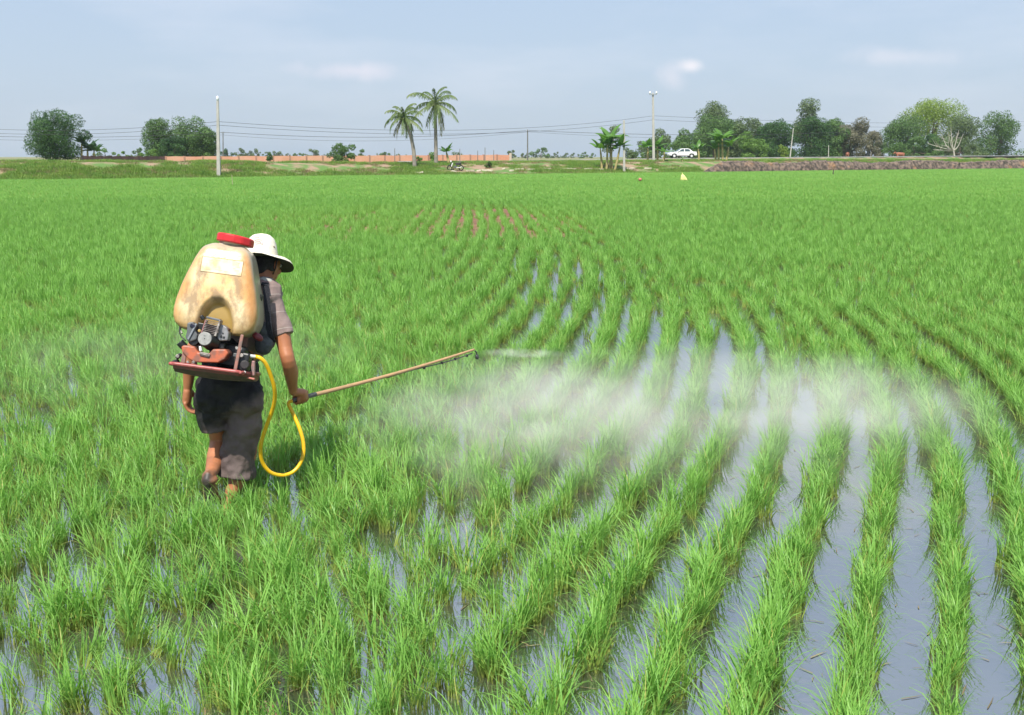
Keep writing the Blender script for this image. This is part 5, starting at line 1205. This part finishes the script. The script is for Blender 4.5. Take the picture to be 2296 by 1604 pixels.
# yellow bag on its stake and a red ball far out in the field
by_ = at(1534, 411); V = []; Fc = []; o = v3((by_.x, by_.y, 0))
bagprof = [(.27, .10, .18), (.27, .11, .24), (.24, .12, .36), (.17, .10, .50), (.12, .07, .60), (.05, .03, .66), (.03, .02, .72), (.015, .015, .78)]
for i, (w, d, z) in enumerate(bagprof):
    cx = -.02 - .16 * max(0, (z - .2) / .58)
    for k in range(20): a = 2 * math.pi * k / 20; rr = 1 + .10 * math.sin(a * 5 + i * .6); V.append(v3((cx + w * rr * math.cos(a), d * rr * math.sin(a), z)))
for i in range(len(bagprof) - 1):
    for k in range(20): a = i * 20 + k; b_ = i * 20 + (k + 1) % 20; Fc.append((a, b_, b_ + 20, a + 20))
Fc.append(tuple(reversed(range(20)))); Fc.append(tuple((len(bagprof) - 1) * 20 + k for k in range(20)))
bg2 = mesh('plastic_bag', V, Fc, mat('yellow_plastic_bag', (.85, .80, .30), .4, var=.15, bump=.6, bscale=12), smooth=True); bg2.location = o; tag(bg2, 'crumpled pale yellow plastic bag standing up in the far field', 'bag')
V = []; Fc = []; tube(V, Fc, [(-.17, 0, -.1), (-.175, 0, .5), (-.19, 0, .84)], .014, 6); st_ = mesh('stake', V, Fc, mat('orange_stake', (.55, .32, .12), .8)); st_.location = o; tag(st_, 'thin wooden stake holding up the yellow bag', 'stake')
bl = at(1435, 414); V = []; Fc = []; ball(V, Fc, (0, 0, 0), (.13, .13, .12), None, 3); fl = mesh('float', V, Fc, mat('faded_red_float', (.62, .20, .15), .5, var=.3), smooth=True); fl.location = (bl.x, bl.y, .36); tag(fl, 'small faded red ball on a stick in the field, left of the yellow bag', 'float')
V = []; Fc = []; tube(V, Fc, [(0, 0, -.46), (0, 0, -.05)], .012, 6); mesh('stick', V, Fc, mat('stick_wood', (.4, .3, .2), .8), fl)

# cows beyond the road
cowm = mat('brown_hide', (.36, .13, .075), .85, var=.3, scale=3, bump=.3)
def cow(label, x, Y, face, seed, hd=0, sc=1.0):
    p = P3(x, 352, Y); gz = 1.45; root = empty('cow', (p.x, Y, gz), label, 'cow', 'brown cows beyond the road'); V = []; Fc = []
    limb(V, Fc, smooth_path([(-.72, 0, 1.10), (-.35, 0, 1.08), (.2, 0, 1.05), (.72, 0, 1.12)], 3), [.25, .30, .34, .36, .38, .38, .36, .33, .30, .24], 16)
    for (x_, y_) in ((-.62, .17), (-.62, -.17)): limb(V, Fc, [(x_, y_, .95), (x_ - .02, y_, .52), (x_ + .02, y_, .30), (x_, y_, .04)], [.13, .07, .05, .055], 10)
    for (x_, y_) in ((.66, .17), (.66, -.17)): limb(V, Fc, [(x_, y_, .98), (x_ - .10, y_, .66), (x_ + .08, y_, .42), (x_ + .04, y_, .04)], [.16, .10, .055, .055], 10)
    limb(V, Fc, smooth_path([(-.70, 0, 1.2), (-.95, .0, 1.28 + hd * .4), (-1.12, 0, 1.34 + hd)], 3), [.20, .18, .16, .15, .14, .13, .12], 12)
    limb(V, Fc, [(-1.10, 0, 1.36 + hd), (-1.32, 0, 1.22 + hd), (-1.46, 0, 1.12 + hd)], [.13, .10, .075], 12)
    for s in (-1, 1): limb(V, Fc, [(-1.06, s * .10, 1.42 + hd), (-1.04, s * .26, 1.42 + hd)], [.04, .025], 8); tube(V, Fc, [(-1.08, s * .06, 1.46 + hd), (-1.10, s * .13, 1.60 + hd), (-1.14, s * .10, 1.70 + hd)], [.025, .018, .006], 6)
    limb(V, Fc, [(.80, 0, 1.15), (.90, 0, .85), (.90, 0, .50)], [.04, .025, .04], 8)
    V = [v3(v) * sc for v in V]; b_ = mesh('body', V, Fc, cowm, root, smooth=True); root.rotation_euler = (0, 0, face)
cow('brown cow with its head raised, standing beyond the road under the dark tree', 2018, 203, 0.12, 1, .05)
cow('brown cow seen from behind beyond the road, beside the brownish trees', 1900, 200, 1.2, 2, -.2)

# rubble bank, pale blocks
rub = bpy.data.materials.new('rubble'); rub.use_nodes = True; n = rub.node_tree; b = n.nodes['Principled BSDF']; b.inputs['Roughness'].default_value = .95
t = N(n, 'ShaderNodeTexCoord'); c1 = noise_ramp(n, t.outputs['Object'], 2.2, .40, .62, (.055, .042, .034), (.20, .145, .11)); c2_ = noise_ramp(n, t.outputs['Object'], .30, .60, .70, (0, 0, 0), (.8, .8, .8))
mx = N(n, 'ShaderNodeMix', data_type='RGBA'); mx.inputs[7].default_value = (.40, .22, .10, 1); n.links.new(c2_, mx.inputs[0]); n.links.new(c1, mx.inputs[6]); n.links.new(mx.outputs[2], b.inputs['Base Color'])
V = []; Fc = []; NXr = 330; prof_ = [(-.1, -.2), (.15, .25), (.5, .6), (1.0, .92), (1.7, 1.02), (2.6, 1.0), (3.6, .8), (4.6, .2)]
for i in range(NXr + 1):
    px = 1562 + (2420 - 1562) * i / NXr; Y0 = itp(px, BX, BY) + .1; hh = min(1.0, (px - 1560) / 50) * 1.34 * (1 - .1 * math.sin(px * .03))
    for j, (dy, q) in enumerate(prof_):
        X = (px - 1148) / F * (Y0 + dy); nz_ = mnoise.fractal(v3((X * .9, (Y0 + dy) * .9, 1.3)), .7, 2, 4)
        V.append(v3((X + .12 * nz_, Y0 + dy + .3 * nz(X, dy, 1.3, 7), q * hh + .16 * nz_ * (1 if q > 0 else 0))))
K_ = len(prof_)
for i in range(NXr):
    for j in range(K_ - 1): a = i * K_ + j; Fc.append((a, a + K_, a + K_ + 1, a + 1))
rh = mesh('rubble_bank', V, Fc, rub); tag(rh, 'long dark heap of earth and rubble along the right side of the far field edge', 'rubble', kind='stuff')
slab_m = mat('pale_concrete', (.62, .55, .42), .9, var=.3, scale=4)
blocks = [(935, 389, 28, 1.0), (961, 387.5, 18, .8), (985, 386.5, 9, .6), (1002, 386.5, 10, .7), (1018, 385.5, 11, .7), (1055, 383.5, 18, .7), (1074, 382.5, 9, .6), (1092, 383, 24, .8), (1128, 379, 7, .7), (1148, 383, 10, .6), (1164, 380.5, 18, .8), (1190, 381, 20, .7), (1222, 380, 26, .9), (1274, 380, 34, .9), (1318, 380, 18, .8), (1344, 380, 20, .6), (1404, 380, 36, 1.0), (1452, 379, 16, .8), (1496, 379, 44, .8), (1536, 380, 12, .5)]
names_ = ['beneath the shorter palm, leftmost of the row', 'second from the left end of the row', 'small one under the tall palm', 'small one left of the motorbike', 'just below the motorbike', 'right of the motorbike', 'small one below the dark shrub', 'long one below the end of the wall', 'perched higher than the rest of the row', 'small one below the wall end pier',
          'short one between the wall end and the dark pole', 'below the thin dark pole', 'long one right of the dark pole', 'long one midway to the banana clump', 'left of the banana clump', 'below the banana clump', 'long one below the shorter concrete pole', 'between the two pale poles', 'longest one, below the white car', 'small last one at the right end of the row']
r = np.random.default_rng(3)
for (x, y, w, h), nm in zip(blocks, names_):
    Yb_ = bank_Y((x - 1148) / F * 110, 110) + .8
    while Yb_ < 135 and P3(x, y, Yb_).z > grnd(P3(x, y, Yb_).x, Yb_) + .05: Yb_ += .15
    p = P3(x, y, Yb_); ww = w / F * Yb_; V = []; Fc = []
    bm = bmesh.new(); bmesh.ops.create_cube(bm, size=1); bmesh.ops.subdivide_edges(bm, edges=bm.edges, cuts=3, use_grid_fill=True)
    for v in bm.verts:
        v.co = v3((v.co.x * ww, v.co.y * .6, v.co.z * .24 * h)); v.co += v3((.08 * nz(v.co.x * 2 + x, v.co.y * 3, 1, y), .06 * nz(v.co.x, v.co.z * 4 + x, 1, 3), .07 * nz(v.co.x * 2.2 + x, v.co.y, 1, 9)))
    V = [v.co.copy() for v in bm.verts]; Fc = [tuple(v.index for v in f.verts) for f in bm.faces]; bm.free()
    o = mesh('broken_block', V, Fc, slab_m); o.location = (p.x, Yb_, max(grnd(p.x, Yb_) + .06 * h, .05)); o.rotation_euler = (0, r.uniform(-.05, .05), r.uniform(-.15, .15))
    tag(o, 'pale broken block on the bank, ' + nm, 'block', 'pale broken blocks along the bank')

# ------------------------------------------------------------------ air
def volmat(name, col, dens, aniso=.3, nodes=None):
    m = bpy.data.materials.new(name); m.use_nodes = True; n = m.node_tree; n.nodes.clear(); out = N(n, 'ShaderNodeOutputMaterial')
    pv = N(n, 'ShaderNodeVolumePrincipled'); pv.inputs['Color'].default_value = (*col, 1); pv.inputs['Density'].default_value = dens; pv.inputs['Anisotropy'].default_value = aniso
    n.links.new(pv.outputs[0], out.inputs['Volume']); return m, n, pv
def spray(name, label, c, s, M, dens, sub=3, falloff=1.0, nscale=2.2, ax=(1, 1, 1), lo=.42, hi=.72):
    m, n, pv = volmat(name + '_mist', (1, .985, .93), 0, -.15)
    t = N(n, 'ShaderNodeTexCoord'); dv_ = N(n, 'ShaderNodeVectorMath', operation='DIVIDE'); dv_.inputs[1].default_value = s; n.links.new(t.outputs['Object'], dv_.inputs[0])
    ln = N(n, 'ShaderNodeVectorMath', operation='LENGTH'); n.links.new(dv_.outputs[0], ln.inputs[0])
    mr1 = N(n, 'ShaderNodeMapRange'); mr1.inputs[1].default_value = 1.0; mr1.inputs[2].default_value = .25; mr1.interpolation_type = 'SMOOTHSTEP'; n.links.new(ln.outputs['Value'], mr1.inputs[0])
    mp_ = N(n, 'ShaderNodeMapping'); mp_.inputs['Scale'].default_value = ax; n.links.new(t.outputs['Object'], mp_.inputs[0])
    no_ = N(n, 'ShaderNodeTexNoise'); no_.inputs['Scale'].default_value = nscale; no_.inputs['Detail'].default_value = 3; no_.inputs['Distortion'].default_value = .6; n.links.new(mp_.outputs[0], no_.inputs['Vector'])
    mr2 = N(n, 'ShaderNodeMapRange'); mr2.inputs[1].default_value = lo; mr2.inputs[2].default_value = hi; n.links.new(no_.outputs[0], mr2.inputs[0])
    mu_ = N(n, 'ShaderNodeMath', operation='MULTIPLY'); n.links.new(mr1.outputs[0], mu_.inputs[0]); n.links.new(mr2.outputs[0], mu_.inputs[1])
    mu2 = N(n, 'ShaderNodeMath', operation='MULTIPLY'); mu2.inputs[1].default_value = dens; n.links.new(mu_.outputs[0], mu2.inputs[0]); n.links.new(mu2.outputs[0], pv.inputs['Density'])
    V = []; Fc = []; ball(V, Fc, (0, 0, 0), s, None, sub); o = mesh(name, V, Fc, m); o.location = c; o.rotation_euler = M
    tag(o, label, 'spray mist', kind='stuff'); return o
c = at(1180, 1055); spray('spray_mist', 'dense pale cloud of spray mist hanging over the rice below the lance tip', (c.x, c.y + .25, .27), (1.35, 1.45, .46), (0, 0, .1), .95, ax=(1.0, 1.1, 1.3), nscale=2.2, lo=.38, hi=.68)
c = at(1600, 1010); spray('spray_mist', 'thin spray mist drifting right over the open rows', (c.x, c.y + .2, .26), (2.3, 1.7, .44), (0, 0, .05), .6, ax=(.9, 1, 1.5), nscale=1.8, lo=.35, hi=.7)
c = at(1900, 1000); spray('spray_mist', 'faint end of the drifting spray near the right rows', (c.x, c.y + .1, .26), (1.1, 1.1, .38), (0, 0, 0), .8, nscale=2.0)
c = TIP + ld * .34 + v3((.14, -.03, -.085)); spray('spray_jet', 'thin white jet of spray leaving the nozzle', c, (.44, .075, .045), (0, .12, math.atan2(ld.y, ld.x) - .35), 6.0, nscale=9, lo=.35, hi=.65)
c = at(330, 900); spray('drifting_mist', 'very faint mist hanging over the rice left of the person', (c.x, c.y + .6, .26), (2.3, 2.2, .34), (0, 0, 0), .16)
HZD = .00022
m, n, pv = volmat('haze_air', (.80, .88, 1.0), HZD, .35)
V = []; Fc = []; box(V, Fc, (0, 0, 0), (2300, 2300, 62)); hz = mesh('haze', V, Fc, m); hz.location = (0, 700, 27); tag(hz, kind='stuff')
